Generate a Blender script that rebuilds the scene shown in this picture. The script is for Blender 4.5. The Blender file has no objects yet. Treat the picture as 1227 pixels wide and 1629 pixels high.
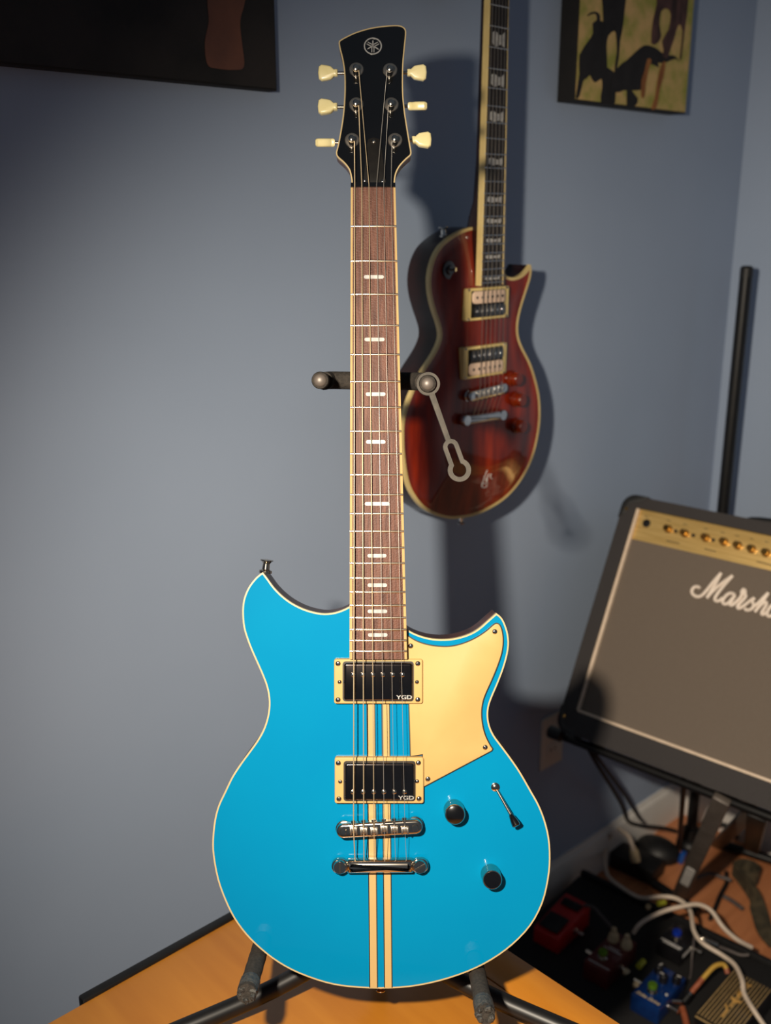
import bpy, bmesh, math, random
from mathutils import Matrix, Vector
from mathutils.geometry import delaunay_2d_cdt
random.seed(7)
PI = math.pi
S = bpy.context.scene
COL = S.collection

# ---------------------------------------------------------------- camera
FPX, CX, CY, TH = 1600.0, 613.5, 814.5, math.radians(16.5)
CAM = Vector((0, 0, 1.433))
RT = Vector((1, 0, 0)); FW = Vector((0, math.cos(TH), -math.sin(TH))); UP = Vector((0, math.sin(TH), math.cos(TH)))
cd = bpy.data.cameras.new('camera'); cam = bpy.data.objects.new('camera', cd); COL.objects.link(cam)
cam.location = CAM; cam.rotation_euler = (PI / 2 - TH, 0, 0)
cd.sensor_fit = 'HORIZONTAL'; cd.sensor_width = 36.0; cd.lens = FPX / 1227 * 36.0
cd.clip_start = .02
cd.dof.use_dof = True; cd.dof.focus_distance = .965; cd.dof.aperture_fstop = 6.5
S.camera = cam
# ---------------------------------------------------------------- light
S.view_settings.view_transform = 'Standard'; S.view_settings.look = 'None'
S.view_settings.gamma = 1; S.view_settings.use_curve_mapping = False; S.view_settings.exposure = 0.0
w = bpy.data.worlds.new('world'); S.world = w; w.use_nodes = True
bg = w.node_tree.nodes['Background']; bg.inputs[0].default_value = (.62, .78, 1, 1); bg.inputs[1].default_value = .085
ld = bpy.data.lights.new('reading_lamp_light', 'SPOT'); ld.energy = 116; ld.color = (1, .87, .70)
ld.shadow_soft_size = .02; ld.spot_size = math.radians(106); ld.spot_blend = 1.0
lo = bpy.data.objects.new('reading_lamp_light', ld); COL.objects.link(lo)
lo.location = CAM + RT * -.185 + UP * .112 + FW * .08
tgt = CAM + 1.4 * (RT * ((1230 - CX) / FPX) + UP * ((CY - 1210) / FPX) + FW)
lo.rotation_euler = (tgt - lo.location).to_track_quat('-Z', 'Y').to_euler()

# ---------------------------------------------------------------- helpers
def ray(px, py): return RT * ((px - CX) / FPX) + UP * ((CY - py) / FPX) + FW
def at(px, py, d): return CAM + ray(px, py) * d
def onplane(px, py, p0, n):
    r = ray(px, py); return CAM + r * ((p0 - CAM).dot(n) / r.dot(n))
def flr(px, py, z=0.0): return onplane(px, py, Vector((0, 0, z)), Vector((0, 0, 1)))
def frame(o, x, y, z):
    m = Matrix.Identity(4)
    for i in range(3): m[i][0], m[i][1], m[i][2], m[i][3] = x[i], y[i], z[i], o[i]
    return m
def P2(fr, px, py, h=0.0):
    """point of the plate y=-h of a frame seen at a pixel, as (x, z) of that frame"""
    n = fr.col[1].to_3d(); p = onplane(px, py, fr @ Vector((0, -h, 0)), n)
    q = fr.inverted() @ p; return (q.x, q.z)
def P3(fr, px, py, h=0.0):
    x, z = P2(fr, px, py, h); return Vector((x, -h, z))
def T(x, y, z): return Matrix.Translation((x, y, z))
def RX(a): return Matrix.Rotation(a, 4, 'X')
def RY(a): return Matrix.Rotation(a, 4, 'Y')
def RZ(a): return Matrix.Rotation(a, 4, 'Z')
def OUT(x, z, h): return T(x, -h, z) @ RX(PI / 2)       # local Z points out of the plate, towards -Y

WM = {}
def root(name, label, cat, fr, group=None):
    o = bpy.data.objects.new(name, None); COL.objects.link(o); o.matrix_basis = fr; o.empty_display_size = .02
    WM[o.name] = fr.copy(); o['label'] = label; o['category'] = cat
    if group: o['group'] = group
    return o
def finish(bm, ang=38):
    bmesh.ops.recalc_face_normals(bm, faces=bm.faces)
    a = math.radians(ang)
    for f in bm.faces: f.smooth = True
    for e in bm.edges:
        if len(e.link_faces) == 2 and e.calc_face_angle(0) > a: e.smooth = False
    me = bpy.data.meshes.new('m'); bm.to_mesh(me); bm.free(); return me
def put(name, me, m, parent=None, fr=None, label=None):
    o = bpy.data.objects.new(name, me); COL.objects.link(o)
    if m and not me.materials: me.materials.append(m)
    if parent:
        pw = WM[parent.name]; fr = pw if fr is None else fr
        o.parent = parent; o.matrix_basis = pw.inverted() @ fr
    else:
        fr = Matrix.Identity(4) if fr is None else fr; o.matrix_basis = fr
    WM[o.name] = fr.copy()
    if label: o['label'] = label
    return o
def part(name, bm, m, parent=None, fr=None, ang=38, label=None): return put(name, finish(bm, ang), m, parent, fr, label)
def struct(o): o['kind'] = 'structure'; return o
def tag(o, label, cat, group=None):
    o['label'] = label; o['category'] = cat
    if group: o['group'] = group
    return o
def B(): return bmesh.new()

def smooth(pts, k=5, closed=False):
    n = len(pts); out = []
    P = [Vector(p) for p in pts]
    for i in range(n if closed else n - 1):
        if closed: a, b, c, d = P[(i - 1) % n], P[i], P[(i + 1) % n], P[(i + 2) % n]
        else: a, b, c, d = P[max(i - 1, 0)], P[i], P[i + 1], P[min(i + 2, n - 1)]
        for j in range(k):
            t = j / k
            out.append(.5 * (2 * b + (c - a) * t + (2 * a - 5 * b + 4 * c - d) * t * t + (3 * b - a - 3 * c + d) * t ** 3))
    if not closed: out.append(P[-1])
    return out
def area(p): return .5 * sum(p[i][0] * p[(i + 1) % len(p)][1] - p[(i + 1) % len(p)][0] * p[i][1] for i in range(len(p)))
def ccw(p):
    p = [(q[0], q[1]) for q in p]
    return p if area(p) > 0 else p[::-1]
def inset(p, d):
    n = len(p); o = []
    for i in range(n):
        a, b, c = Vector(p[i - 1]), Vector(p[i]), Vector(p[(i + 1) % n])
        e1, e2 = (b - a), (c - b)
        if e1.length < 1e-9: e1 = e2
        if e2.length < 1e-9: e2 = e1
        e1.normalize(); e2.normalize()
        n1, n2 = Vector((-e1.y, e1.x)), Vector((-e2.y, e2.x))
        m = n1 + n2
        if m.length < 1e-6: m = n1
        m.normalize(); s = d / max(.4, m.dot(n1))
        o.append((b.x + m.x * s, b.y + m.y * s))
    if d <= 0 or n < 5: return o
    # pull points that crossed over at a sharp tip back to where the offset sides meet
    def near(x, y):
        best = 9
        for i in range(n):
            ax, ay = p[i]; ex, ey = p[(i + 1) % n][0] - ax, p[(i + 1) % n][1] - ay
            t = max(0, min(1, ((x - ax) * ex + (y - ay) * ey) / (ex * ex + ey * ey + 1e-14)))
            best = min(best, (x - ax - t * ex) ** 2 + (y - ay - t * ey) ** 2)
        return math.sqrt(best)
    ok = [near(*q) > d * .93 for q in o]
    if all(ok) or not any(ok): return o
    for i in range(n):
        if not ok[i]:
            a = i
            while not ok[a % n]: a -= 1
            c = i
            while not ok[c % n]: c += 1
            A1, A0, C1, C0 = Vector(o[a % n]), Vector(o[(a - 1) % n]), Vector(o[c % n]), Vector(o[(c + 1) % n])
            u, v = A1 - A0, C1 - C0; den = u.x * v.y - u.y * v.x; q = (A1 + C1) / 2
            if abs(den) > 1e-12:
                t = ((C1.x - A1.x) * v.y - (C1.y - A1.y) * v.x) / den; r2 = A1 + u * t
                if (r2 - q).length < d * 1.5 + (A1 - C1).length: q = r2
            f = (i - a) / (c - a); q2_ = q
            o[i] = (q2_.x, q2_.y)
    return o
def prism(bm, pts, yf, yb, bv=0.0, seg=3, bvb=0.0, M=None):
    """plate of outline pts (x, z) from front y=yf to back y=yb, edges rounded by bv"""
    p = ccw(pts); R = []
    if bv:
        for k in range(seg + 1):
            a = k / seg * PI / 2; R.append((bv * (1 - math.sin(a)), yf + bv * (1 - math.cos(a))))
    else: R.append((0, yf))
    if bvb:
        for k in range(seg + 1):
            a = k / seg * PI / 2; R.append((bvb * (1 - math.cos(a)), yb - bvb * (1 - math.sin(a))))
    else: R.append((0, yb))
    rings = []
    for ins, y in R:
        q = inset(p, ins) if ins > 1e-9 else p
        vs = []
        for x, z in q:
            v = Vector((x, y, z)); vs.append(bm.verts.new(M @ v if M else v))
        rings.append(vs)
    n = len(p)
    for a, b in zip(rings, rings[1:]):
        for i in range(n): bm.faces.new((a[i], a[(i + 1) % n], b[(i + 1) % n], b[i]))
    bm.faces.new(rings[0]); bm.faces.new(rings[-1][::-1])
    return bm
def band(bm, outer, inner, yf, yb):
    """flat ring between two outlines with equal point count"""
    n = len(outer); V = []
    for pts in (outer, inner):
        V.append(([bm.verts.new((x, yf, z)) for x, z in pts], [bm.verts.new((x, yb, z)) for x, z in pts]))
    (of, ob), (nf, nb) = V
    for i in range(n):
        j = (i + 1) % n
        bm.faces.new((of[i], of[j], nf[j], nf[i])); bm.faces.new((ob[i], nb[i], nb[j], ob[j]))
        bm.faces.new((of[i], ob[i], ob[j], of[j])); bm.faces.new((nf[i], nf[j], nb[j], nb[i]))
    return bm
def tube(bm, pts, r, seg=8, cap=True):
    P = [Vector(p) for p in pts]; n = len(P)
    rr = r if isinstance(r, (list, tuple)) else [r] * n
    prev = None; rings = []
    for i in range(n):
        t = (P[min(i + 1, n - 1)] - P[max(i - 1, 0)]).normalized()
        if prev is None:
            u = t.orthogonal().normalized()
        else:
            u = prev - t * prev.dot(t)
            u = u.normalized() if u.length > 1e-6 else t.orthogonal().normalized()
        prev = u; v = t.cross(u)
        rings.append([bm.verts.new(P[i] + (u * math.cos(2 * PI * k / seg) + v * math.sin(2 * PI * k / seg)) * rr[i]) for k in range(seg)])
    for a, b in zip(rings, rings[1:]):
        for k in range(seg): bm.faces.new((a[k], a[(k + 1) % seg], b[(k + 1) % seg], b[k]))
    if cap: bm.faces.new(rings[0][::-1]); bm.faces.new(rings[-1])
    return bm
def lathe(bm, prof, M, seg=20):
    rings = []
    for r, z in prof:
        if r < 1e-7: rings.append([bm.verts.new(M @ Vector((0, 0, z)))])
        else: rings.append([bm.verts.new(M @ Vector((r * math.cos(2 * PI * k / seg), r * math.sin(2 * PI * k / seg), z))) for k in range(seg)])
    for a, b in zip(rings, rings[1:]):
        for k in range(seg):
            j = (k + 1) % seg
            if len(a) == 1 and len(b) == 1: continue
            if len(a) == 1: bm.faces.new((a[0], b[k], b[j]))
            elif len(b) == 1: bm.faces.new((a[k], a[j], b[0]))
            else: bm.faces.new((a[k], a[j], b[j], b[k]))
    if len(rings[0]) > 1: bm.faces.new(rings[0][::-1])
    if len(rings[-1]) > 1: bm.faces.new(rings[-1])
    return bm
def box(bm, c, s, bev=0.0, M=None, seg=2):
    t = bmesh.new(); bmesh.ops.create_cube(t, size=1)
    for v in t.verts: v.co = Vector((v.co.x * s[0] + c[0], v.co.y * s[1] + c[1], v.co.z * s[2] + c[2]))
    if bev: bmesh.ops.bevel(t, geom=t.edges[:] , offset=bev, segments=seg, affect='EDGES', profile=.5)
    if M is not None: bmesh.ops.transform(t, matrix=M, verts=t.verts)
    me = bpy.data.meshes.new('t'); t.to_mesh(me); t.free(); bm.from_mesh(me); bpy.data.meshes.remove(me)
    return bm
def rrect(x0, z0, x1, z1, r, k=4):
    p = []
    for cx, cz, a0 in ((x1 - r, z1 - r, 0), (x0 + r, z1 - r, 90), (x0 + r, z0 + r, 180), (x1 - r, z0 + r, 270)):
        for i in range(k + 1):
            a = math.radians(a0 + 90 * i / k); p.append((cx + r * math.cos(a), cz + r * math.sin(a)))
    return p
def quad_round(c, r, k=4):
    """round the corners of a polygon"""
    n = len(c); o = []
    for i in range(n):
        a, b, d = Vector(c[i - 1]), Vector(c[i]), Vector(c[(i + 1) % n])
        s = b + (a - b).normalized() * r; e = b + (d - b).normalized() * r
        for j in range(k + 1):
            t = j / k; q = s * (1 - t) ** 2 + b * 2 * t * (1 - t) + e * t * t; o.append((q.x, q.y))
    return o
def text_mesh(s, size, depth=.0003, bold=0.0, shear=0.0):
    cu = bpy.data.curves.new('t', 'FONT'); cu.body = s; cu.size = size; cu.extrude = depth; cu.offset = bold; cu.shear = shear
    cu.align_x = 'CENTER'; cu.align_y = 'CENTER'; cu.resolution_u = 3
    o = bpy.data.objects.new('t', cu); COL.objects.link(o)
    dg = bpy.context.evaluated_depsgraph_get(); me = bpy.data.meshes.new_from_object(o.evaluated_get(dg))
    bpy.data.objects.remove(o); me.materials.clear(); return me

# ---------------------------------------------------------------- materials
def lin(c):
    f = lambda v: v / 12.92 if v <= .04045 else ((v + .055) / 1.055) ** 2.4
    return tuple(f(x / 255) for x in c) + (1,)
def mat(name, col, rough=.5, metal=0.0, coat=0.0, col2=None, scale=(40, 40, 40), detail=4, lo=.35, hi=.65, bump=0.0, bscale=300,
        spec=.5, trans=0.0, emit=None, crough=.03, rot=(0, 0, 0), sheen=0.0):
    m = bpy.data.materials.new(name); m.use_nodes = True; nt = m.node_tree; b = nt.nodes['Principled BSDF']
    b.inputs['Base Color'].default_value = lin(col); b.inputs['Roughness'].default_value = rough; b.inputs['Metallic'].default_value = metal
    b.inputs['Coat Weight'].default_value = coat; b.inputs['Coat Roughness'].default_value = crough
    b.inputs['Specular IOR Level'].default_value = spec; b.inputs['Transmission Weight'].default_value = trans
    b.inputs['Sheen Weight'].default_value = sheen
    tc = nt.nodes.new('ShaderNodeTexCoord')
    mp = nt.nodes.new('ShaderNodeMapping'); nt.links.new(tc.outputs['Object'], mp.inputs[0]); mp.inputs['Rotation'].default_value = rot
    if col2:
        mp.inputs['Scale'].default_value = scale
        n = nt.nodes.new('ShaderNodeTexNoise'); n.inputs['Scale'].default_value = 1; n.inputs['Detail'].default_value = detail
        nt.links.new(mp.outputs[0], n.inputs['Vector'])
        r = nt.nodes.new('ShaderNodeValToRGB'); r.color_ramp.elements[0].position = lo; r.color_ramp.elements[1].position = hi
        r.color_ramp.elements[0].color = lin(col); r.color_ramp.elements[1].color = lin(col2)
        nt.links.new(n.outputs[0], r.inputs[0]); nt.links.new(r.outputs[0], b.inputs['Base Color'])
    if bump:
        n2 = nt.nodes.new('ShaderNodeTexNoise'); n2.inputs['Scale'].default_value = bscale; n2.inputs['Detail'].default_value = 3
        nt.links.new(tc.outputs['Object'], n2.inputs['Vector'])
        bp = nt.nodes.new('ShaderNodeBump'); bp.inputs['Strength'].default_value = bump; bp.inputs['Distance'].default_value = .002
        nt.links.new(n2.outputs[0], bp.inputs['Height']); nt.links.new(bp.outputs[0], b.inputs['Normal'])
    return m
MT = {
 'wall': mat('wall_paint', (152, 167, 189), .62, col2=(156, 171, 193), scale=(3, 3, 3), bump=.05, bscale=420, spec=.3),
 'floor': mat('floor_wood', (186, 118, 76), .4, col2=(208, 136, 90), scale=(3, 40, 3), rot=(0, 0, .75), bump=.03),
 'white_trim': mat('white_trim', (226, 222, 216), .4, col2=(216, 212, 206), scale=(8, 8, 8)),
 'plate': mat('outlet_plastic', (214, 206, 192), .4, col2=(206, 198, 184), scale=(20, 20, 20)),
 'pine': mat('pine_varnish', (168, 104, 26), .38, coat=.25, crough=.15, col2=(184, 120, 36), scale=(38, 4, 38), lo=.3, hi=.7, detail=6, bump=.03, bscale=60),
 'black_metal': mat('black_metal', (15, 15, 16), .42, col2=(20, 19, 19), scale=(60, 60, 60), spec=.4),
 'black_plastic': mat('black_plastic', (18, 18, 19), .5, col2=(26, 25, 25), scale=(80, 80, 80), bump=.1, bscale=500),
 'foam': mat('foam_rubber', (44, 41, 38), .9, col2=(58, 53, 48), scale=(300, 300, 300), bump=.5, bscale=900, spec=.2),
 'torn_foam': mat('torn_foam', (36, 38, 40), .6, col2=(64, 62, 57), scale=(260, 260, 260), bump=.9, bscale=420),
 'strap_rubber': mat('strap_rubber', (66, 63, 58), .62, col2=(78, 73, 67), scale=(120, 120, 120), bump=.15, bscale=600, spec=.15),
 'blue': mat('turquoise_lacquer', (0, 112, 156), .5, coat=1, col2=(0, 117, 158), scale=(6, 6, 6), spec=.02),
 'cream': mat('cream_plastic', (178, 146, 92), .5, col2=(172, 140, 87), scale=(15, 15, 15), spec=.2),
 'cream_stripe': mat('cream_stripe', (178, 150, 100), .3, coat=1, col2=(174, 146, 96), scale=(15, 15, 15)),
 'binding': mat('ivory_binding', (182, 162, 120), .35, col2=(176, 155, 112), scale=(40, 40, 40), coat=.4),
 'black_ply': mat('black_ply', (14, 13, 12), .5, col2=(20, 19, 18), scale=(40, 40, 40)),
 'mahogany': mat('mahogany_lacquer', (52, 21, 11), .42, spec=.25, coat=.15, col2=(86, 40, 22), scale=(30, 30, 260), detail=5),
 'neck_wood': mat('neck_mahogany', (74, 38, 22), .4, coat=.3, col2=(98, 54, 32), scale=(200, 200, 20)),
 'rosewood': mat('rosewood', (62, 37, 30), .5, col2=(106, 71, 58), scale=(700, 700, 38), detail=6, lo=.3, hi=.72, bump=.25, bscale=700, spec=.2),
 'pearl': mat('pearl_inlay', (180, 178, 172), .2, col2=(150, 150, 150), scale=(160, 160, 160), coat=.5),
 'nickel': mat('nickel', (206, 196, 182), .14, metal=1, col2=(196, 186, 172), scale=(60, 60, 60)),
 'fret_wire': mat('fret_wire', (222, 206, 184), .22, metal=1, col2=(212, 198, 178), scale=(60, 60, 60)),
 'string_wound': mat('string_wound', (196, 176, 140), .42, metal=.6, col2=(176, 158, 130), scale=(200, 200, 2000)),
 'string_plain': mat('string_plain', (186, 180, 170), .38, metal=.8, col2=(180, 176, 170), scale=(200, 200, 200)),
 'dark_cover': mat('black_nickel_cover', (118, 108, 104), .12, metal=1, col2=(104, 95, 92), scale=(40, 40, 40)),
 'head_black': mat('headstock_black', (7, 7, 8), .2, coat=.8, col2=(9, 9, 10), scale=(20, 20, 20)),
 'truss_black': mat('truss_black', (22, 21, 21), .5, col2=(28, 27, 26), scale=(120, 120, 120), spec=.12),
 'neck_binding': mat('neck_binding', (168, 142, 96), .55, col2=(160, 134, 88), scale=(40, 40, 40), spec=.1),
 'nickel_satin': mat('nickel_satin', (190, 180, 166), .34, metal=1, col2=(178, 168, 154), scale=(60, 60, 60)),
 'silver_print': mat('silver_print', (196, 194, 190), .35, metal=.6, col2=(186, 184, 180), scale=(50, 50, 50)),
 'white_print': mat('white_print', (214, 210, 204), .5, col2=(204, 200, 194), scale=(50, 50, 50)),
 'tuner_cream': mat('tuner_cream', (220, 208, 158), .3, col2=(212, 199, 145), scale=(60, 60, 60), coat=.5),
 'red': mat('amber_red_maple', (84, 13, 4), .35, coat=.7, col2=(150, 42, 8), scale=(45, 10, 7), detail=3, lo=.32, hi=.72, crough=.02, spec=.15),
 'red_side': mat('dark_cherry_side', (26, 9, 8), .4, coat=.3, col2=(38, 14, 11), scale=(30, 30, 30), spec=.25),
 'red_binding': mat('aged_binding', (214, 190, 128), .4, col2=(200, 176, 114), scale=(30, 30, 30), coat=.3),
 'ebony': mat('ebony', (18, 13, 11), .4, col2=(34, 25, 20), scale=(400, 400, 24)),
 'ring_cream': mat('ring_cream', (238, 212, 140), .4, col2=(228, 202, 130), scale=(30, 30, 30), coat=.2),
 'coil_pink': mat('coil_pink', (236, 206, 180), .4, col2=(226, 196, 170), scale=(40, 40, 40)),
 'amber': mat('amber_knob', (112, 30, 8), .15, trans=.35, coat=.6, col2=(130, 44, 12), scale=(60, 60, 60)),
 'chrome': mat('chrome', (220, 220, 218), .1, metal=1, col2=(205, 205, 204), scale=(80, 80, 80)),
 'tolex': mat('black_tolex', (40, 36, 36), .6, col2=(50, 45, 44), scale=(500, 500, 500), bump=.5, bscale=900),
  'grille': mat('grille_cloth', (98, 87, 77), .85, col2=(112, 100, 88), scale=(900, 900, 900), lo=.3, hi=.7, bump=.3, bscale=1500),
 'piping': mat('pale_piping', (226, 204, 180), .5, col2=(214, 192, 168), scale=(60, 60, 60)),
 'gold': mat('brushed_gold', (226, 192, 124), .36, metal=.45, col2=(206, 170, 100), scale=(14, 300, 300), detail=3),
 'gold_knob': mat('gold_knob', (214, 170, 92), .22, metal=1, col2=(196, 152, 78), scale=(80, 80, 80)),
 'logo_white': mat('logo_white', (236, 220, 204), .45, col2=(226, 210, 194), scale=(60, 60, 60)),
 'canvas_dark': mat('canvas_dark_print', (26, 24, 23), .8, col2=(42, 37, 35), scale=(12, 12, 12), bump=.25, bscale=900),
 'canvas_edge': mat('canvas_edge', (12, 10, 10), .8, col2=(18, 15, 14), scale=(30, 30, 30)),
 'canvas_skin': mat('canvas_skin_print', (96, 62, 52), .8, col2=(120, 76, 58), scale=(14, 14, 14), bump=.25, bscale=900),
 'canvas_grass': mat('canvas_grass_print', (150, 150, 66), .8, col2=(206, 172, 112), scale=(26, 26, 26), lo=.36, hi=.6, detail=8, bump=.25, bscale=900),
 'print_black': mat('print_black', (20, 18, 19), .8, col2=(30, 27, 28), scale=(40, 40, 40)),
 'print_brown': mat('print_brown', (92, 62, 58), .8, col2=(44, 28, 26), scale=(60, 60, 26)),
 'print_tan': mat('print_tan', (160, 104, 54), .8, col2=(128, 78, 40), scale=(60, 60, 26)),
 'board': mat('pedalboard_black', (15, 14, 14), .75, col2=(28, 26, 25), scale=(300, 300, 300), bump=.4, bscale=500),
 'pedal_red': mat('pedal_red', (196, 30, 26), .4, col2=(180, 24, 22), scale=(40, 40, 40), coat=.3),
 'pedal_maroon': mat('pedal_maroon', (84, 26, 24), .4, col2=(98, 34, 28), scale=(50, 50, 50), coat=.3),
 'pedal_blue': mat('pedal_blue', (10, 46, 108), .3, metal=.35, coat=.6, col2=(14, 58, 124), scale=(80, 80, 80)),
 'pedal_black': mat('pedal_black', (14, 14, 16), .35, col2=(20, 19, 22), scale=(40, 40, 40), coat=.3),
 'green_cap': mat('green_cap', (112, 160, 40), .28, metal=.7, col2=(124, 172, 50), scale=(40, 40, 40)),
 'blue_cap': mat('blue_cap', (24, 60, 200), .25, metal=.6, col2=(30, 74, 214), scale=(40, 40, 40)),
 'knob_cream': mat('knob_cream', (206, 184, 146), .5, col2=(194, 172, 134), scale=(40, 40, 40)),
 'stripe_gold': mat('stripe_gold', (206, 172, 116), .5, col2=(190, 158, 104), scale=(60, 60, 60)),
 'print_gold': mat('print_gold', (220, 172, 96), .45, col2=(206, 158, 84), scale=(60, 60, 60)),
 'cable_white': mat('cable_white', (222, 204, 184), .45, col2=(208, 190, 170), scale=(60, 60, 60)),
 'cable_black': mat('cable_black', (20, 19, 19), .5, col2=(28, 26, 26), scale=(60, 60, 60)),
 'cable_grey': mat('cable_grey', (84, 76, 74), .5, col2=(96, 88, 84), scale=(60, 60, 60)),
 'cable_yellow': mat('cable_yellow', (206, 164, 70), .5, col2=(192, 150, 60), scale=(60, 60, 60)),
 'rust': mat('copper_heatshrink', (150, 78, 46), .5, col2=(170, 96, 66), scale=(90, 90, 90)),
 'lime': mat('lime_tape', (176, 176, 44), .5, col2=(160, 162, 36), scale=(60, 60, 60)),
 'olive': mat('olive_webbing', (58, 52, 38), .8, col2=(84, 74, 54), scale=(50, 50, 50), lo=.4, hi=.6, bump=.4, bscale=700),
 'steel_grey': mat('grey_steel', (88, 80, 74), .45, metal=.3, col2=(98, 90, 84), scale=(40, 40, 40)),
 'blue_plastic': mat('blue_plastic', (22, 72, 150), .4, col2=(28, 82, 160), scale=(40, 40, 40)),
}

# ---------------------------------------------------------------- room
WA = math.radians(42.5)
WD = Vector((math.cos(WA), math.sin(WA), 0)); WN = Vector((math.sin(WA), -math.cos(WA), 0)); ZV = Vector((0, 0, 1))
W0 = Vector((0, 1.53, 0))
CORN = W0 + WD * 1.005
FWALL = frame(W0, WD, -WN, ZV)              # wall frame: x along the wall, y into it, z up
UD = WN.copy()                              # right wall runs this way from the corner
FRW = frame(CORN, UD, WD, ZV)
def wbox(name, m, fr, c, s, bev=0): 
    return struct(part(name, box(B(), c, s, bev), m, None, fr))
wbox('wall_back', MT['wall'], FWALL, (-.6, .05, 1.3), (3.41, .1, 2.6))
wbox('wall_right', MT['wall'], FRW, (1.15, .05, 1.3), (2.3, .1, 2.6))
wbox('floor', MT['floor'], FWALL, (-.6, -1.15, -.03), (3.4, 2.3, .06))
def baseboard(name, fr, L, x0):
    bm = B(); prof = [(0, 0), (.014, 0), (.014, .078), (.011, .088), (.006, .093), (.004, .1), (0, .1)]
    for x in (x0, x0 + L):
        pass
    a = [bm.verts.new((x0, -y, z)) for y, z in prof]; b = [bm.verts.new((x0 + L, -y, z)) for y, z in prof]
    n = len(prof)
    for i in range(n): bm.faces.new((a[i], a[(i + 1) % n], b[(i + 1) % n], b[i]))
    bm.faces.new(a); bm.faces.new(b[::-1])
    return struct(part(name, bm, MT['white_trim'], None, fr, 20))
baseboard('baseboard_back', FWALL, 3.2, -2.2)
baseboard('baseboard_right', FRW, 2.1, .016)

# wall outlet
ox, oz = P2(FWALL, 879, 1178, .004)
ro = root('wall_outlet', 'cream wall socket plate low on the blue wall left of the amplifier', 'outlet', FWALL @ T(ox, 0, oz))
fo = FWALL @ T(ox, 0, oz)
part('cover_plate', prism(B(), rrect(-.036, -.058, .036, .058, .004), -.005, 0, .002), MT['plate'], ro)
for dz in (-.02, .02):
    s = part('socket', prism(B(), rrect(-.017, dz - .014, .017, dz + .014, .008), -.0065, -.004, .001), MT['plate'], ro)
    for dx in (-.0065, .0065): part('slot', box(B(), (dx, -.0066, dz + .002), (.002, .001, .008)), MT['black_ply'], s, fo)
part('screw', lathe(B(), [(0, .001), (.0028, .0006), (.0028, 0)], OUT(0, 0, .005), 12), MT['plate'], ro)

# canvases ------------------------------------------------------------
def canvas(label, corners, depth, face_mat, h):
    r = root('canvas_print', label, 'picture', FWALL)
    q = [P2(FWALL, x, y, h) for x, y in corners]
    x0 = min(p[0] for p in q); x1 = max(p[0] for p in q); z0 = min(p[1] for p in q); z1 = max(p[1] for p in q)
    part('stretched_edge', prism(B(), [(x0, z0), (x1, z0), (x1, z1), (x0, z1)], -h, -.003, .002), MT['canvas_edge'], r)
    e = .0025
    p = part('picture_face', prism(B(), [(x0 + e, z0 + e), (x1 - e, z0 + e), (x1 - e, z1 - e), (x0 + e, z1 - e)], -h - .0006, -h + .0004), face_mat, r)
    return r, p, (x0, x1, z0, z1)
c1, f1, e1 = canvas('large dark canvas print cropped at the upper left, with a bare forearm', [(-420, 60), (425, 138), (428, -330)], .03, MT['canvas_dark'], .022)
def printed(name, pts, fr, h, m, parent, k=4, closed=True):
    q = [P2(fr, x, y, h) for x, y in pts]
    q = [(v.x, v.y) for v in smooth(q, k, True)] if k > 1 else q
    return part(name, prism(B(), q, -h - .0004, -h + .0002), m, parent, fr)
printed('printed_arm', [(332, -60), (395, -60), (390, 0), (382, 34), (385, 70), (388, 106), (372, 111), (345, 109), (330, 102), (326, 67), (332, 34), (330, 0)], FWALL, .023, MT['canvas_skin'], f1, 4)
c2, f2, e2 = canvas('canvas print of two dogs and their shadows on sunlit grass', [(914, 157), (1091, 181), (1100, -160)], .038, MT['canvas_grass'], .038)
def z6(l): return [(880 + x / 5.1125, y / 5.1125) for x, y in l]
h2 = .0388
printed('printed_dog_shadow', z6([(280, 125), (310, 100), (355, 97), (382, 125), (385, 170), (415, 185), (420, 300), (430, 540), (500, 590), (500, 830), (390, 830), (400, 720), (395, 640), (345, 672), (315, 640), (300, 610), (270, 640), (245, 660), (215, 780), (185, 795), (215, 600), (215, 450), (290, 330), (325, 270), (322, 190), (355, 165), (350, 118), (318, 115), (285, 130)]), FWALL, h2, MT['print_black'], f2, 2)
printed('printed_dog_shadow', z6([(520, 560), (600, 490), (680, 415), (740, 370), (800, 375), (850, 400), (900, 440), (950, 450), (990, 455), (1030, 500), (1000, 480), (960, 490), (900, 515), (855, 510), (860, 550), (800, 520), (770, 560), (740, 600), (720, 730), (640, 735), (690, 800), (670, 860), (600, 860), (600, 735), (540, 750), (500, 730)]), FWALL, h2, MT['print_black'], f2, 2)
printed('printed_dog', z6([(400, -300), (600, -300), (585, 60), (560, 260), (545, 330), (535, 470), (520, 560), (505, 830), (468, 850), (470, 700), (500, 590), (505, 520), (520, 420), (515, 300), (500, 250), (450, 290), (435, 380), (440, 540), (415, 560), (400, 430), (410, 250), (405, 60)]), FWALL, h2 + .0005, MT['print_black'], f2, 2)
printed('printed_dog', z6([(860, -300), (1100, -300), (1095, 60), (1080, 180), (1060, 330), (1045, 470), (1032, 470), (1055, 250), (1020, 200), (990, 300), (955, 400), (930, 470), (895, 460), (900, 400), (890, 330), (940, 240), (960, 120), (930, 70), (880, 90), (865, 200), (880, 290), (850, 350), (800, 350), (815, 160), (845, 30)]), FWALL, h2 + .0005, MT['print_brown'], f2, 2)
printed('printed_leg', z6([(770, 480), (800, 490), (780, 560), (755, 680), (745, 780), (720, 790), (720, 660), (745, 580)]), FWALL, h2 + .0005, MT['print_tan'], f2, 2)
printed('printed_leg', z6([(880, 530), (915, 500), (900, 620), (870, 720), (850, 850), (825, 890), (800, 880), (830, 790), (850, 660)]), FWALL, h2 + .0005, MT['print_tan'], f2, 2)

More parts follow.
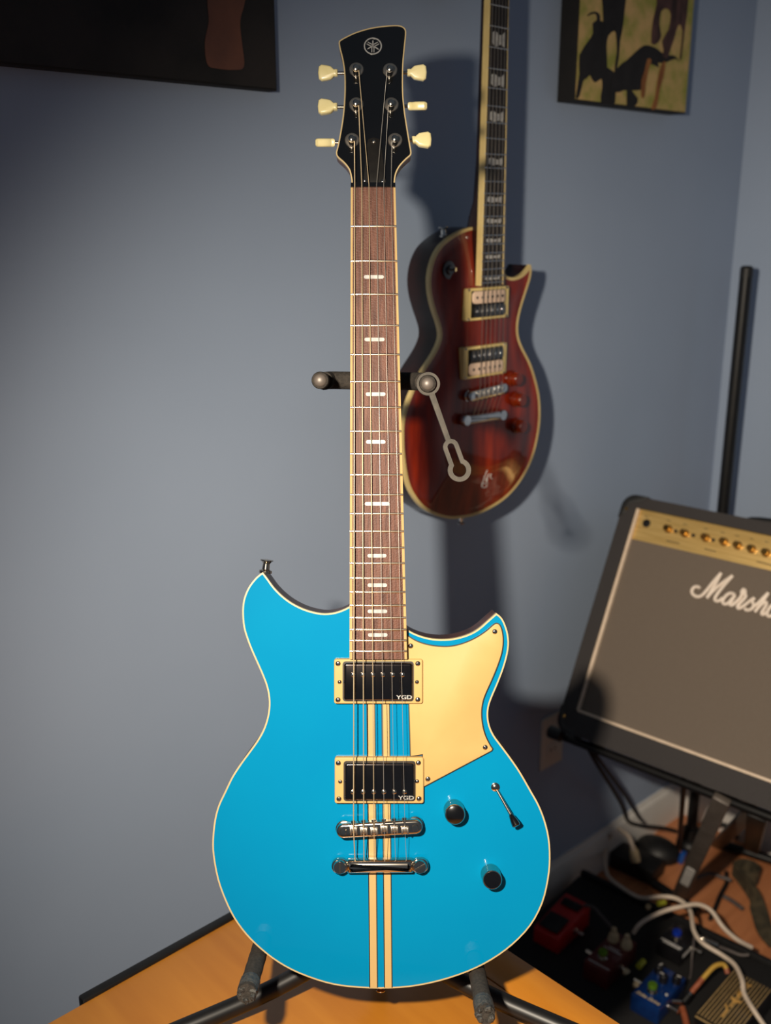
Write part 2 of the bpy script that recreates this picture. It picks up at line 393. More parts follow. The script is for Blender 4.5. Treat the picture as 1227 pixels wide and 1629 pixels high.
# table -----------------------------------------------------------------
ZT = 1.433 - .80
ta = math.radians(43.5)
tu = Vector((math.cos(ta), math.sin(ta), 0)); tv = Vector((math.sin(ta), -math.cos(ta), 0))
tc_ = flr(568, 1352, ZT)
FT = frame(tc_, tu, Vector((0, 0, 1)).cross(tu), ZV)   # origin at the far corner, -x and -y run over the table top
rt = root('table', 'varnished pine table with plank top carrying the turquoise guitar', 'table', FT @ T(0, 0, -ZT))
LX, LY = 1.15, .86
xs = [0, .05, .56, .86, 1.15]
for a, b in zip(xs, xs[1:]):
    part('plank', box(B(), (0, 0, 0), (b - a - .0012, LY, .028), .0014), MT['pine'], rt, FT @ T(-(a + b) / 2, -LY / 2, -.014))
x0p = (FT.inverted() @ flr(375, 1463, ZT)); x1p = (FT.inverted() @ flr(135, 1600, ZT))
part('edge_rail', box(B(), ((x0p.x + .2 + x1p.x) / 2, .006, -.008), (x0p.x + .2 - x1p.x, .012, .022), .003), MT['black_metal'], rt, FT)
part('apron', box(B(), (-LX / 2, -.05, -.07), (LX - .16, .02, .08), .002), MT['pine'], rt, FT)
part('apron', box(B(), (-.05, -LY / 2, -.07), (.02, LY - .16, .08), .002), MT['pine'], rt, FT)
for lx in (-.06, -LX + .06):
    for ly in (-.06, -LY + .06):
        part('leg', box(B(), (0, 0, 0), (.055, .055, ZT - .0282), .004), MT['pine'], rt, FT @ T(lx, ly, -.0281 - (ZT - .0282) / 2))

# ---------------------------------------------------------------- turquoise guitar
DG = .973
G = frame(at(604, 1572.5, DG), RT, FW, UP)
def g(px, py, h=0.0): return P2(G, px, py, h)
gt = root('electric_guitar', 'turquoise electric guitar with cream pickguard and twin cream stripes on a stand', 'guitar', G)
def zz(l, ox, oy, s): return [(ox + x / s, oy + y / s) for x, y in l]
left_side = [(418.2,910.3),(408.4,917.7),(397.3,931.2),(390,945.9),(386.3,960.7),(385.6,977.8),(387.5,997.5),(392.4,1014.7),(399.8,1034.3),(409.6,1056.4),(418.2,1076.1),(424.3,1093.2),(427.5,1110.4),(427.5,1127.6),(424.3,1144.8),(418.2,1162),(408.4,1179.2),(396.1,1196.4),(382.6,1214.8),(369.1,1235.7),(357.3,1260),(347.5,1281),(341.3,1304),(338,1335),(338.9,1361),(346,1399),(357.8,1432),(372,1460.7),(391,1486.7),(414.5,1510),(443,1531.6),(476,1549),(518.5,1563.8),(556,1570.4),(603.6,1572.7),(651,1570.4),(698,1561.4),(745,1546),(783,1527),(816,1503),(844.7,1472.5),(863.6,1437),(873,1399),(876,1366),(874,1333),(867,1304),(857.5,1280),(846.4,1260),(828,1228),(813,1206),(798.5,1186.5),(786,1169.4),(779.4,1154.6),(776.9,1140),(777.9,1125),(782.6,1110.4),(791,1090.8),(799.7,1068.7),(806.4,1046.6),(809.8,1027),(808.8,1009.8),(804.6,995),(798.5,982.8),(790,975.4)]
right_cut = [(790,975.4),(776,987.7),(761.7,1000),(747,1008.5),(727,1014.7),(707.7,1017),(688,1016),(670.8,1012),(656,1006),(646,999.5)]
left_cut = [(559,963),(548.3,968.8),(533.6,974),(516.4,976),(499,973.4),(482,968),(465,959.4),(450,948.4),(436.6,935),(425.6,920),(418.2,910.3)]
def outline(segs, fr, h=0.0, k=3):
    o = []
    for sg in segs:
        for v in smooth([P2(fr, x, y, h) for x, y in sg], k):
            if not o or (Vector(o[-1]) - v).length > 1e-6: o.append((v.x, v.y))
    if (Vector(o[0]) - Vector(o[-1])).length < 1e-6: o.pop()
    return ccw(o)
OUTL = outline([left_side, right_cut, left_cut], G)
TH_B = .044
BW = .0015
inn = inset(OUTL, BW)
# mahogany back and sides, rounded at the back
part('body_back', prism(B(), inset(OUTL, .0004), .0065, TH_B, 0, 3, .003), MT['mahogany'], gt, ang=30)
part('body_binding', band(B(), OUTL, inset(OUTL, BW + .0001), .0002, .0066), MT['binding'], gt, ang=30)
top = part('body_top', prism(B(), inn, 0, .0064), MT['blue'], gt)
# twin stripes, inlaid 0.15 mm proud
for a0, a1, b0, b1 in ((583.7, 596.2, 588.5, 600.8), (607.5, 619.6, 612, 624)):
    q = [g(a0, 1100), g(a1, 1100), g(b1, 1571.3), g(b0, 1571.3)]
    part('stripe', prism(B(), q, -.00015, .0005), MT['cream_stripe'], top, G)
    for (x0, x1) in ((a0, b0), (a1, b1)):
        q = [g(x0 - .8, 1100), g(x0 + .8, 1100), g(x1 + .8, 1571), g(x1 - .8, 1571)]
        part('stripe_edge', prism(B(), q, -.00022, .0003), MT['black_ply'], top, G)

# screws shared by several parts
def screw_mesh(r, slot=True):
    bm = lathe(B(), [(0, .0011), (r * .5, .0010), (r * .85, .0006), (r, 0), (r, -.001)], Matrix.Identity(4), 14)
    if slot:
        for a in (0, PI / 2): box(bm, (0, 0, .00105), (r * 1.15, r * .22, .0003), 0, RZ(a + .5))
    return finish(bm)
SCR = screw_mesh(.0026); SCR.materials.append(MT['nickel'])
SCR2 = screw_mesh(.0021); SCR2.materials.append(MT['nickel'])
def screw(parent, px, py, h, me=SCR, fr=G):
    x, z = P2(fr, px, py, h); put('screw', me, None, parent, fr @ OUT(x, z, h) @ RZ(random.random() * 3))

# pickguard
pg = [(646,1010),(661,1019.6),(678,1025.7),(697.9,1029),(717.5,1029),(737,1024.5),(756.8,1016),(774,1004.9),(786.2,994.5),(791.6,992.6),(796,996.3),(799.3,1007.3),(800.2,1022),(798,1039),(791.6,1058.9),(782.6,1081),(772.7,1103),(767.8,1117.8),(765.9,1135),(767.8,1154.6),(772.7,1171.8),(780,1186.5)]
pgp = [(v.x, v.y) for v in smooth([g(x, y, .003) for x, y in pg], 4)] + [g(783.6, 1191.5, .003), g(782.2, 1194.3, .003), g(675.3, 1251, .003), g(673, 1251, .003), g(673, 1200, .003), g(653.7, 1203, .003), g(651.2, 1118, .003), g(646.5, 1040, .003)]
guard = part('pickguard', prism(B(), pgp, -.003, -.0012, .0006, 2), MT['cream'], gt)
part('dark_ply', prism(B(), inset(ccw(pgp), -.0009), -.0018, -.0002), MT['black_ply'], guard, G)
for x, y in ((787.5, 1004.9), (653.7, 1027.7), (772.2, 1189), (681, 1239.3)): screw(guard, x, y, .003)

# pickups
def pickup(ring, cover, poles_y, poles_x, screws, tx):
    x0, y0, x1, y1 = ring; h = .006
    (ax, az), (bx, bz) = g(x0, y1, h), g(x1, y0, h)
    r = part('pickup', prism(B(), rrect(ax, az, bx, bz, .0022), -h, .0, .0012), MT['cream'], gt, label='cream ringed humbucker')
    x0, y0, x1, y1 = cover; h = .0098
    (ax, az), (bx, bz) = g(x0, y1, h), g(x1, y0, h)
    part('recess', prism(B(), rrect(ax - .0012, az - .0012, bx + .0012, bz + .0012, .003), -.00615, -.005), MT['black_ply'], r, G)
    part('cover', prism(B(), rrect(ax, az, bx, bz, .0028, 5), -h, -.003, .0022, 4), MT['dark_cover'], r, G, 50)
    for x in poles_x:
        px, pz = g(x, poles_y, h)
        bm = lathe(B(), [(0, .0012), (.0016, .0011), (.0024, .0005), (.0025, -.001)], OUT(px, pz, h), 14)
        box(bm, (0, 0, .0012), (.0044, .0006, .0002), 0, OUT(px, pz, h) @ RZ(.6))
        part('pole_screw', bm, MT['nickel'], r, G)
    for i, (x, y) in enumerate(screws): screw(r, x, y, .006, SCR2 if i in (1, 4) else SCR)
    lx, lz = g(*tx, h)
    put('lettering', text_mesh('YGD', .0058, .0001, .0001), MT['silver_print'], r, G @ OUT(lx, lz, h + .0001) @ Matrix.Diagonal((1.25, .9, 1, 1)))
    return r
pickup((531.5, 1048.5, 672.8, 1119.8), (547, 1055, 656.8, 1115), 1073, (561.8, 577.3, 593.2, 609.2, 625, 640.6),
       ((538, 1055.7), (540.5, 1085), (538, 1113.4), (665, 1055.7), (663.7, 1085), (665, 1113)), (643.5, 1109.5))
pickup((532.5, 1205, 674.4, 1278.5), (548.4, 1214, 659.7, 1274.3), 1259.5, (561, 577.6, 594.5, 611, 627.5, 643.8),
       ((538.5, 1214), (541.4, 1243.6), (539.4, 1271), (666, 1213.6), (664, 1243), (667, 1270.6)), (646.7, 1269.5))

# bridge
HB = .017
bl = P3(G, 546.5, 1323, HB); br_ = P3(G, 661, 1316.5, HB)
dv = (br_ - bl); ang = math.atan2(dv.z, dv.x); L = dv.length; mid = (bl + br_) / 2
FB = G @ T(mid.x, 0, mid.z) @ RY(-ang)
brg = part('bridge', prism(B(), rrect(-L / 2 - .0068, -.0068, L / 2 + .0068, .0068, .0066, 6), -HB, -.0085, .0022, 3), MT['nickel'], gt, FB, 45)
for sx in (-1, 1):
    part('bridge_post', lathe(B(), [(.0032, 0), (.0032, .0055), (.0078, .0058), (.0078, .0088), (.003, .009), (.003, .0166)], OUT(sx * L / 2, 0, 0), 24), MT['nickel'], brg, FB)
    part('post_screw', lathe(B(), [(0, .0012), (.0028, .0010), (.0032, 0)], OUT(sx * L / 2, 0, HB), 16), MT['nickel'], brg, FB)
sx_px = (562.6, 578.9, 595.2, 611.5, 627.8, 644.4)
for i, x in enumerate(sx_px):
    q = FB.inverted() @ (G @ P3(G, x, 1319, HB + .002)); off = (.0016, .0004, -.0004, .0012, .0002, -.001)[i]
    bm = B(); box(bm, (q.x, -HB - .0006, off), (.0078, .0046, .0056), .0009)
    box(bm, (q.x - .0026, -HB - .0012, off - .001), (.0018, .0056, .0066), .0006)
    box(bm, (q.x + .0026, -HB - .0012, off - .001), (.0018, .0056, .0066), .0006)
    sd = part('saddle', bm, MT['nickel_satin'], brg, FB)
    bm = tube(B(), [(q.x, -HB + .001, off), (q.x, -HB + .001, .0085)], .0013, 10)
    tube(bm, [(q.x, -HB + .001, .0078), (q.x, -HB + .001, .0098)], .0021, 12)
    part('saddle_screw', bm, MT['nickel'], sd, FB)

# tailpiece
HT_ = .0135
tl = P3(G, 540.8, 1380.5, HT_); tr = P3(G, 668.5, 1379.7, HT_)
Lt = (tr - tl).length; midt = (tl + tr) / 2; FTL = G @ T(midt.x, 0, midt.z) @ RY(-math.atan2(tr.z - tl.z, tr.x - tl.x))
tail = part('tailpiece', prism(B(), rrect(-Lt / 2 + .0062, -.0071, Lt / 2 - .0062, .0064, .002, 3), -HT_, -.004, .0058, 6), MT['nickel'], gt, FTL, 50)
for sx in (-1, 1):
    part('end_lug', prism(B(), rrect(sx * Lt / 2 - .0082, -.0071, sx * Lt / 2 + .0082, .0068, .0066, 6), -.0105, -.004, .0015, 3), MT['nickel'], tail, FTL, 50)
    st = part('stud', lathe(B(), [(.0045, 0), (.0045, .0034), (.0062, .0036), (.0064, .0125), (.0058, .0137), (0, .0139)], OUT(sx * Lt / 2, 0, 0), 24), MT['nickel'], tail, FTL)
    part('stud_slot', box(B(), (0, 0, .0138), (.0016, .0108, .0005), 0, OUT(sx * Lt / 2, 0, 0) @ RZ(0 if sx < 0 else -1.05)), MT['black_ply'], st, FTL)

# knobs and switch
for px, py, r, mm in ((724.3, 1296, .0098, 'head_black'), (783.6, 1400, .0094, 'dark_cover')):
    hk = .0175; x, z = g(px, py, hk)
    pr = [(r * 1.02, .0004), (r * 1.03, .003)]
    for i in range(5): pr += [(r, .0036 + i * .0024), (r * .975, .0044 + i * .0024), (r * .975, .0052 + i * .0024), (r, .0058 + i * .0024)]
    pr += [(r, .0165), (r * .93, .0175), (0, .0175)]
    kb = part('knob', lathe(B(), pr, OUT(x, z, 0), 36), MT['nickel'], gt)
    part('knob_cap', lathe(B(), [(r * .86, -.0003), (r * .86, .0003), (r * .82, .0006), (0, .0006)], OUT(x, z, hk), 32), MT[mm], kb, G)
swb = P3(G, 788.5, 1252.5, .002); swt = P3(G, 813.5, 1297, .011); swe = P3(G, 822, 1313.5, .0155)
sw = part('switch', lathe(B(), [(.0042, 0), (.0042, .0012), (.0034, .0016), (.0032, .0034), (.0022, .004), (0, .0042)], OUT(swb.x, swb.z, 0), 18), MT['nickel'], gt)
part('switch_lever', tube(B(), [swb, swt], [.0013, .0016], 10), MT['nickel'], sw, G)
d = (swe - swt)
part('switch_tip', tube(B(), [swt - d * .1, swt, swt + d * .6, swe - d * .05, swe + d * .05], [.0016, .0024, .0038, .0042, .003], 14), MT['head_black'], sw, G)

# strap buttons
def strap_button(parent, p, axis, m, name='strap_button', s=1.0, fr=None):
    z = Vector(axis).normalized(); x = z.orthogonal().normalized(); y = z.cross(x)
    Mx = frame(Vector(p), x, y, z) @ Matrix.Scale(s, 4)
    return part(name, lathe(B(), [(.0075, -.002), (.0075, .001), (.0045, .0025), (.004, .009), (.006, .0115), (.0078, .0125), (.0074, .0136), (.003, .0142), (0, .0142)], Mx, 20), m, parent, fr)
pb = P3(G, 420, 912, -.018); strap_button(gt, pb + Vector((.0016, 0, .002)), (.12, -.04, 1), MT['nickel'], s=.84)
pb = P3(G, 606, 1571, -.022); strap_button(gt, pb + Vector((0, 0, .005)), (0, 0, -1), MT['nickel'], s=.6)

# neck and fretboard
FR_Y = [360,415.3,468.3,517.8,564,607,648,686,722,755.5,787,817,845.3,871.3,896,919.7,941.8,963,982.8,1001.7,1019,1036]
HF = .0125; RAD = .32
def edge_x(py):   # outer fretboard edges in pixels
    t = (py - 297) / (1049 - 297); return 558.2 + t * (556.2 - 558.2), 629.3 + t * (648 - 629.3)
def fb_h(u): return HF - u * u / (2 * RAD)        # u = metres from the centre line
def fb_row(py, f0, f1, nx, top=0.0, bot=None):
    l, r_ = edge_x(py); xl, z = g(l, py, HF); xr, _ = g(r_, py, HF); xc = (xl + xr) / 2
    # widths f0..f1 given as metres in from the left / right edge or absolute fractions
    a = xl + f0 * (xr - xl); b = xl + f1 * (xr - xl)
    return [(a + (b - a) * i / (nx - 1), -(fb_h(a + (b - a) * i / (nx - 1) - xc) + top), z) for i in range(nx)]
def strip(name, f0, f1, m, nx, bot, parent=gt, ys=(298, 1049), dh=0.0):
    bm = B(); rows = []
    for py in ys:
        t = [bm.verts.new(v) for v in fb_row(py, f0, f1, nx, dh)]
        b = [bm.verts.new((v.co.x, -bot, v.co.z)) for v in t]; rows.append((t, b))
    (t0, b0), (t1, b1) = rows
    for i in range(nx - 1):
        bm.faces.new((t0[i], t0[i + 1], t1[i + 1], t1[i])); bm.faces.new((b0[i], b1[i], b1[i + 1], b0[i + 1]))
        bm.faces.new((t0[i], b0[i], b0[i + 1], t0[i + 1])); bm.faces.new((t1[i], t1[i + 1], b1[i + 1], b1[i]))
    bm.faces.new((t0[0], t1[0], b1[0], b0[0])); bm.faces.new((t0[-1], b0[-1], b1[-1], t1[-1]))
    return part(name, bm, m, parent, G)
nk = B(); rows = []
for py, hb in ((291, .0085), (330, .0075), (600, .0065), (880, .0065), (960, .0062), (1049, .0062)):
    l, r_ = edge_x(py); xl, z = g(l + .3, py, .0066); xr, _ = g(r_ - .3, py, .0066); xc = (xl + xr) / 2; hw = (xr - xl) / 2
    depth = (.0150, .0145, .0155, .017, .02, .02)[len(rows)]
    rows.append([nk.verts.new((xc + hw * math.cos(PI * (1 - i / 12)), -.0068 + depth * math.sin(PI * i / 12), z)) for i in range(13)])
for a, b in zip(rows, rows[1:]):
    for i in range(12): nk.faces.new((a[i], a[i + 1], b[i + 1], b[i]))
    nk.faces.new((a[12], a[0], b[0], b[12]))
nk.faces.new(rows[0]); nk.faces.new(rows[-1][::-1])
neck = part('neck', nk, MT['neck_wood'], gt, G, 40)
fb = strip('fretboard', .045, .955, MT['rosewood'], 11, .0067)
strip('fretboard_binding', 0, .0455, MT['neck_binding'], 3, .0067); strip('fretboard_binding', .9545, 1, MT['neck_binding'], 3, .0067)
for py in FR_Y:
    row = fb_row(py, .008, .992, 9, .0002)
    tp = [Vector(v) for v in row]
    bm = B(); rings = []
    for v in tp:
        rings.append([bm.verts.new(v + Vector((0, -.0011 * math.sin(a), .00125 * math.cos(a)))) for a in [PI * k / 6 for k in range(7)]])
    for a, b in zip(rings, rings[1:]):
        for k in range(6): bm.faces.new((a[k], a[k + 1], b[k + 1], b[k]))
        bm.faces.new((a[6], a[0], b[0], b[6]))
    bm.faces.new(rings[0]); bm.faces.new(rings[-1][::-1])
    part('fret', bm, MT['fret_wire'], fb, G, 60)
for y, a, b in ((440.5, 579, 611), (540, 580, 612), (627, 582, 613.5), (703, 582.5, 613.5), (801.5, 580.5, 620), (884, 584.7, 615), (931, 585, 616), (972.5, 585, 616.3), (1010, 585.5, 616.7)):
    (x0, z0), (x1, z1) = g(a, y + 2.9, HF), g(b, y - 2.9, HF)
    part('inlay', prism(B(), rrect(x0, z0, x1, z1, (z1 - z0) * .49, 4), -HF - .00008, -HF + .001), MT['pearl'], fb, G)
nut = B(); row0 = fb_row(297.6, .0, 1, 9, .0016); row1 = fb_row(290.5, .0, 1, 9, .0008)
t0 = [nut.verts.new(v) for v in row0]; t1 = [nut.verts.new(v) for v in row1]
b0 = [nut.verts.new((v[0], -.0068, v[2])) for v in row0]; b1 = [nut.verts.new((v[0], -.0068, v[2])) for v in row1]
for i in range(8):
    nut.faces.new((t0[i], t0[i + 1], t1[i + 1], t1[i])); nut.faces.new((b0[i], b1[i], b1[i + 1], b0[i + 1]))
    nut.faces.new((t0[i], b0[i], b0[i + 1], t0[i + 1])); nut.faces.new((t1[i], t1[i + 1], b1[i + 1], b1[i]))
nut.faces.new((t0[0], t1[0], b1[0], b0[0])); nut.faces.new((t0[8], b0[8], b1[8], t1[8]))
part('nut', nut, MT['head_black'], gt, G)

# headstock: raked back 7 degrees from the nut
hx, hz = g(594, 292, .0075)
H = G @ T(hx, -.0075, hz) @ RX(math.radians(-7))
hl = [(539.7,65),(547.5,60),(566,51.3),(589.5,44.4),(613,41),(630.6,40),(639.4,41.5),(645.3,46.4),(646.3,55),(644,78.7),(642,102),(641.4,129.5),(642,153),(644.3,176.5),(647.8,200),(652,225.4),(654.4,239)]
hl2 = [(654.4,239),(654.7,244),(653,247.9),(646.3,253.7),(636.5,264.5),(630.6,276),(628.6,288),(628.4,296)]
hl3 = [(559.4,296),(559.3,288),(558.2,281),(555.3,270),(547.5,259.6),(538.7,251.8),(535.2,247),(534.6,242)]
hl4 = [(534.6,242),(538.3,227),(542.2,205.8),(545.5,184),(547.5,161),(548.3,137),(547.5,114),(544.5,94.3),(540.6,78.7),(538.9,69),(539.7,65)]
HOUT = outline([hl, hl2, hl3, hl4], H)
hdst = part('headstock', prism(B(), inset(HOUT, .0003), .0022, .0145, 0, 3, .003), MT['neck_wood'], gt, H)
part('face_plate', prism(B(), inset(HOUT, .0011), 0, .0023), MT['head_black'], hdst, H)
part('headstock_binding', band(B(), HOUT, inset(HOUT, .0012), -.0001, .0024), MT['binding'], hdst, H)
tr_pts = [P2(H, x, y, .0015) for x, y in ((577.8, 291), (579.5, 275), (582, 250), (584, 228), (586, 221), (594.5, 218), (604, 221), (606.5, 226), (609.5, 250), (612.5, 275), (614.8, 291))]
trc = part('truss_rod_cover', prism(B(), tr_pts, -.0016, 0, .0006, 2), MT['truss_black'], hdst, H)
for x, y in ((594.7, 225), (580.6, 287.5), (609, 288)): screw(trc, x, y, .0016, SCR2, H)
# emblem: three crossed tuning forks in a ring
ex, ez = P2(H, 593.4, 73.4, 0); RE = 14.6 / 1645
lg = B(); n = 40
band(lg, [(ex + RE * math.cos(2 * PI * i / n), ez + RE * math.sin(2 * PI * i / n)) for i in range(n)],
     [(ex + RE * .86 * math.cos(2 * PI * i / n), ez + RE * .86 * math.sin(2 * PI * i / n)) for i in range(n)], -.0003, .0001)
em = part('emblem', lg, MT['silver_print'], hdst, H)
for k in range(3):
    bm = B(); Mf = T(ex, 0, ez) @ RY(k * 2 * PI / 3)
    t = RE
    prism(bm, [(-.05 * t, .1 * t), (.05 * t, .1 * t), (.07 * t, .55 * t), (0, .74 * t), (-.07 * t, .55 * t)], -.0003, .0001, M=Mf)
    for s in (-1, 1):
        prism(bm, [(s * .04 * t, .14 * t), (s * .17 * t, .02 * t), (s * .17 * t, -.72 * t), (s * .07 * t, -.72 * t), (s * .07 * t, -.05 * t), (s * .0 * t, .02 * t)], -.0003, .0001, M=Mf)
    part('fork_mark', bm, MT['silver_print'], em, H)

# tuning machines
TUN = [(567, 110, -1, 521.5, 116.5, .3), (567, 165.7, -1, 521, 170.3, .1), (560.2, 222.4, -1, 517, 227, 2.04),
       (620.8, 111, 1, 664, 116, .3), (622.8, 165.7, 1, 665, 169, 2.0), (628.7, 222.4, 1, 671.5, 223, .12)]
post_xz = []
for px, py, s, bx, by, rotb in TUN:
    x, z = P2(H, px, py, .001)
    tn = part('tuning_machine', lathe(B(), [(.0072, 0), (.0072, .0008), (.0066, .0014), (.0046, .0016), (.0044, .003), (0, .003)], OUT(x, z, 0), 24), MT['nickel_satin'], hdst, H)
    xp, zp = P2(H, px - .5, py, .008); 
    part('post', lathe(B(), [(.0032, 0), (.0032, .004), (.0024, .0062), (.0024, .0078), (.0031, .0092), (.003, .0108), (.0015, .0118), (0, .0119)], OUT(xp, zp, .001), 18), MT['nickel'], tn, H)
    post_xz.append((xp, zp))
    # cast housing at the back of the headstock
    part('gear_housing', box(B(), (x, .019, z - .002), (.012, .009, .016), .002), MT['nickel'], tn, H)
    # keystone button on its shaft, below the face plane
    bxx, bz = P2(H, bx, by, -.018)
    xe = bxx - s * .010
    part('shaft', tube(B(), [(x + s * .004, .018, bz), (xe, .018, bz)], .0017, 10), MT['nickel'], tn, H)
    Mb = T(xe, .018, bz) @ RX(rotb) @ (Matrix.Identity(4) if s > 0 else Matrix.Diagonal((-1, 1, 1, 1)))
    key = [(0, -.0032), (0, .0032), (.0022, .0036), (.0035, .0032), (.0068, .0062), (.0105, .0070), (.0160, .0078), (.0188, .0058), (.0195, 0), (.0188, -.0058), (.0160, -.0078), (.0105, -.0070), (.0068, -.0062), (.0035, -.0032), (.0022, -.0036)]
    part('button', prism(B(), key, -.0040, .0040, .0022, 3, .0022, Mb), MT['tuner_cream'], tn, H, 35)

# strings
nut_x = (564.5, 575.8, 587.2, 599.3, 610.7, 622.4); tail_x = (565, 579.3, 595.6, 612.8, 629.7, 646.7)
Hi = G.inverted() @ H
order = [2, 1, 0, 3, 4, 5]; gau = (.00060, .00050, .00040, .00027, .00023, .0002)
for i in range(6):
    k = order[i]; xp, zp = post_xz[k]; sd_ = 1 if k < 3 else -1
    p0 = Hi @ Vector((xp + sd_ * .0026, -.0072, zp))
    loop = [Hi @ Vector((xp + .0026 * math.cos(a), -.0078 - j * .0001, zp + .0026 * math.sin(a))) for j, a in enumerate([(PI if sd_ < 0 else 0) + sd_ * q * PI / 5 for q in range(9, 0, -1)])]
    pn = P3(G, nut_x[i], 294, HF + .0013); pbg = P3(G, sx_px[i], 1319, HB + .0035); pt = P3(G, tail_x[i], 1369, .0095)
    pts = loop + [p0, pn, P3(G, nut_x[i] + (sx_px[i] - nut_x[i]) * .5, 806, (HF + HB) / 2 + .0026), pbg, pt]
    part('string', tube(B(), pts, gau[i], 8), MT['string_wound'] if i < 3 else MT['string_plain'], gt, G, 60)

# ---------------------------------------------------------------- guitar stand on the table
hub = Vector((-.012, .905, ZT + .062))
rs = root('guitar_stand', 'black tubular guitar stand with worn foam arms under the turquoise guitar', 'guitar stand', T(hub.x, hub.y, ZT))
I4 = Matrix.Identity(4)
yk = at(596, 606, DG + .052)
hub2 = hub + Vector((0, .0, .02))
part('upright_tube', tube(B(), [hub - Vector((0, 0, .012)), hub2, yk], .0105, 16), MT['black_metal'], rs, I4)
part('hub_collar', lathe(B(), [(.017, -.028), (.02, -.022), (.02, .02), (.016, .028)], T(*hub), 20), MT['black_plastic'], rs, I4)
for f in ((-.285, .775), (.262, .775), (.005, 1.07)):
    foot = Vector((f[0], f[1], ZT + .0134)); st = hub + (foot - hub).normalized() * .015
    lg = part('leg', tube(B(), smooth([st, st.lerp(foot, .35) - Vector((0, 0, .010)), st.lerp(foot, .7) - Vector((0, 0, .006)), foot], 5), .0095, 16), MT['black_metal'], rs, I4)
    dd = (foot - st).normalized()
    part('rubber_foot', tube(B(), [foot - dd * .02, foot + dd * .012], .0105, 14), MT['black_plastic'], lg, I4)
# lower cradle: U bar behind the body with two foam arms
def thru(px, py, d): k = DG / d; return at(CX + (px - CX) * k, CY + (py - CY) * k, d)
la, lb = thru(409, 1527.5, 1.035), thru(408, 1527.5, .905)
ra, rb = thru(761.5, 1558, 1.035), thru(761.5, 1558.5, .905)
cradle = part('cradle_bar', tube(B(), smooth([la + (lb - la) * .1, la, at(470, 1470, 1.06), at(600, 1485, 1.075), at(715, 1478, 1.06), ra, ra + (rb - ra) * .1], 5), .0055, 12), MT['black_metal'], rs, I4)
part('cradle_stem', tube(B(), [at(600, 1485, 1.075), hub + Vector((0, 0, .01))], .008, 12), MT['black_metal'], rs, I4)
def blob(bm, c, r, seed):
    rnd = random.Random(seed); t = bmesh.new(); bmesh.ops.create_icosphere(t, subdivisions=2, radius=1)
    ph = [rnd.uniform(0, 6) for _ in range(6)]
    for v in t.verts:
        k = 1 + .18 * math.sin(5 * v.co.x + ph[0]) + .15 * math.sin(6 * v.co.y + ph[1]) + .14 * math.sin(7 * v.co.z + ph[2])
        v.co = c + Vector((v.co.x * r[0], v.co.y * r[1], v.co.z * r[2])) * k
    me = bpy.data.meshes.new('t'); t.to_mesh(me); t.free(); bm.from_mesh(me); bpy.data.meshes.remove(me)
for a, b, sd in ((la, lb, 1), (ra, rb, 9)):
    d = (b - a).normalized(); u = d.orthogonal().normalized(); v = d.cross(u)
    n = 26; pts = [a + (b - a) * (.1 + .9 * i / n) for i in range(n + 1)]
    rr = [.0084 + .0002 * math.sin(i * 1.3 + sd) + (.0006 if i > n * .8 else 0) for i in range(n + 1)]
    fm = part('foam_arm', tube(B(), pts, rr, 20), MT['foam'], cradle, I4)
    bm = tube(B(), [b - d * .024, b - d * .023, b - d * .005, b - d * .003], [.0085, .0094, .0094, .0085], 18)
    part('tape_wrap', bm, MT['torn_foam'], cradle, I4)
    bm = B(); rnd = random.Random(sd)
    for q in range(9):
        an = q / 9 * 2 * PI; rad = .0062
        blob(bm, b + (u * math.cos(an) + v * math.sin(an)) * rad + d * rnd.uniform(-.004, .004), [rnd.uniform(.0022, .0036) for _ in range(3)], sd * 20 + q)
    part('torn_foam_end', bm, MT['torn_foam'], cradle, I4, 60)
# neck yoke
dl = DG + .045
y0, y1 = at(519, 605.5, dl), at(668, 606.5, dl)
bar = part('yoke_bar', tube(B(), smooth([at(516, 606, DG + .028), at(519, 605.5, DG + .038), at(532, 605, dl + .004), at(596, 606, dl + .008), at(652, 606.5, dl + .004), at(668, 607, DG + .038), at(674, 608, DG + .026)], 6), .0090, 18), MT['foam'], rs, I4)
for (px, py), tip in (((512.5, 605.5), (509.5, 605)), ((676.5, 609), (681, 610.5))):
    a = at(px, py, DG + .034); b = at(tip[0], tip[1], DG - .014); d = (b - a).normalized()
    ps = part('yoke_post', tube(B(), [a, b - d * .003, b - d * .0008, b], [.0082, .0084, .0076, .006], 22), MT['foam'], rs, I4)
    part('post_cap', lathe(B(), [(.0062, 0), (.006, .0008), (.0044, .0024), (.002, .0032), (0, .0034)], frame(b - d * .0002, d.orthogonal().normalized(), d.cross(d.orthogonal().normalized()), d), 20), MT['steel_grey'], ps, I4)
# rubber retaining strap, hanging open from the right post
FS = frame(at(681, 610.5, DG - .006), RT, FW, UP)
def s2(px, py): return P2(FS, px, py, 0)
bm = B(); n = 32; c = s2(681.5, 611)
ringp = lambda r, cx, cz, n=32: [(cx + r * math.cos(2 * PI * i / n), cz + r * math.sin(2 * PI * i / n)) for i in range(n)]
band(bm, ringp(.0112, *c), ringp(.0086, *c), -.0022, .0022)
rstrap = part('retaining_strap', bm, MT['strap_rubber'], rs, FS, label='grey rubber strap with keyhole end')
def line_poly(a, b, w0, w1):
    a, b = Vector(a), Vector(b); d = (b - a).normalized(); nrm = Vector((-d.y, d.x))
    return [tuple(a + nrm * w0), tuple(a - nrm * w0), tuple(b - nrm * w1), tuple(b + nrm * w1)]
part('strap_band', prism(B(), line_poly(s2(687, 626.5), s2(714, 702), .0029, .0026), -.0020, .0020, .0006, 2), MT['strap_rubber'], rstrap, FS)
A_, B_ = Vector(s2(717.5, 711)), Vector(s2(731, 748)); dd = (B_ - A_).normalized(); nn = Vector((-dd.y, dd.x))
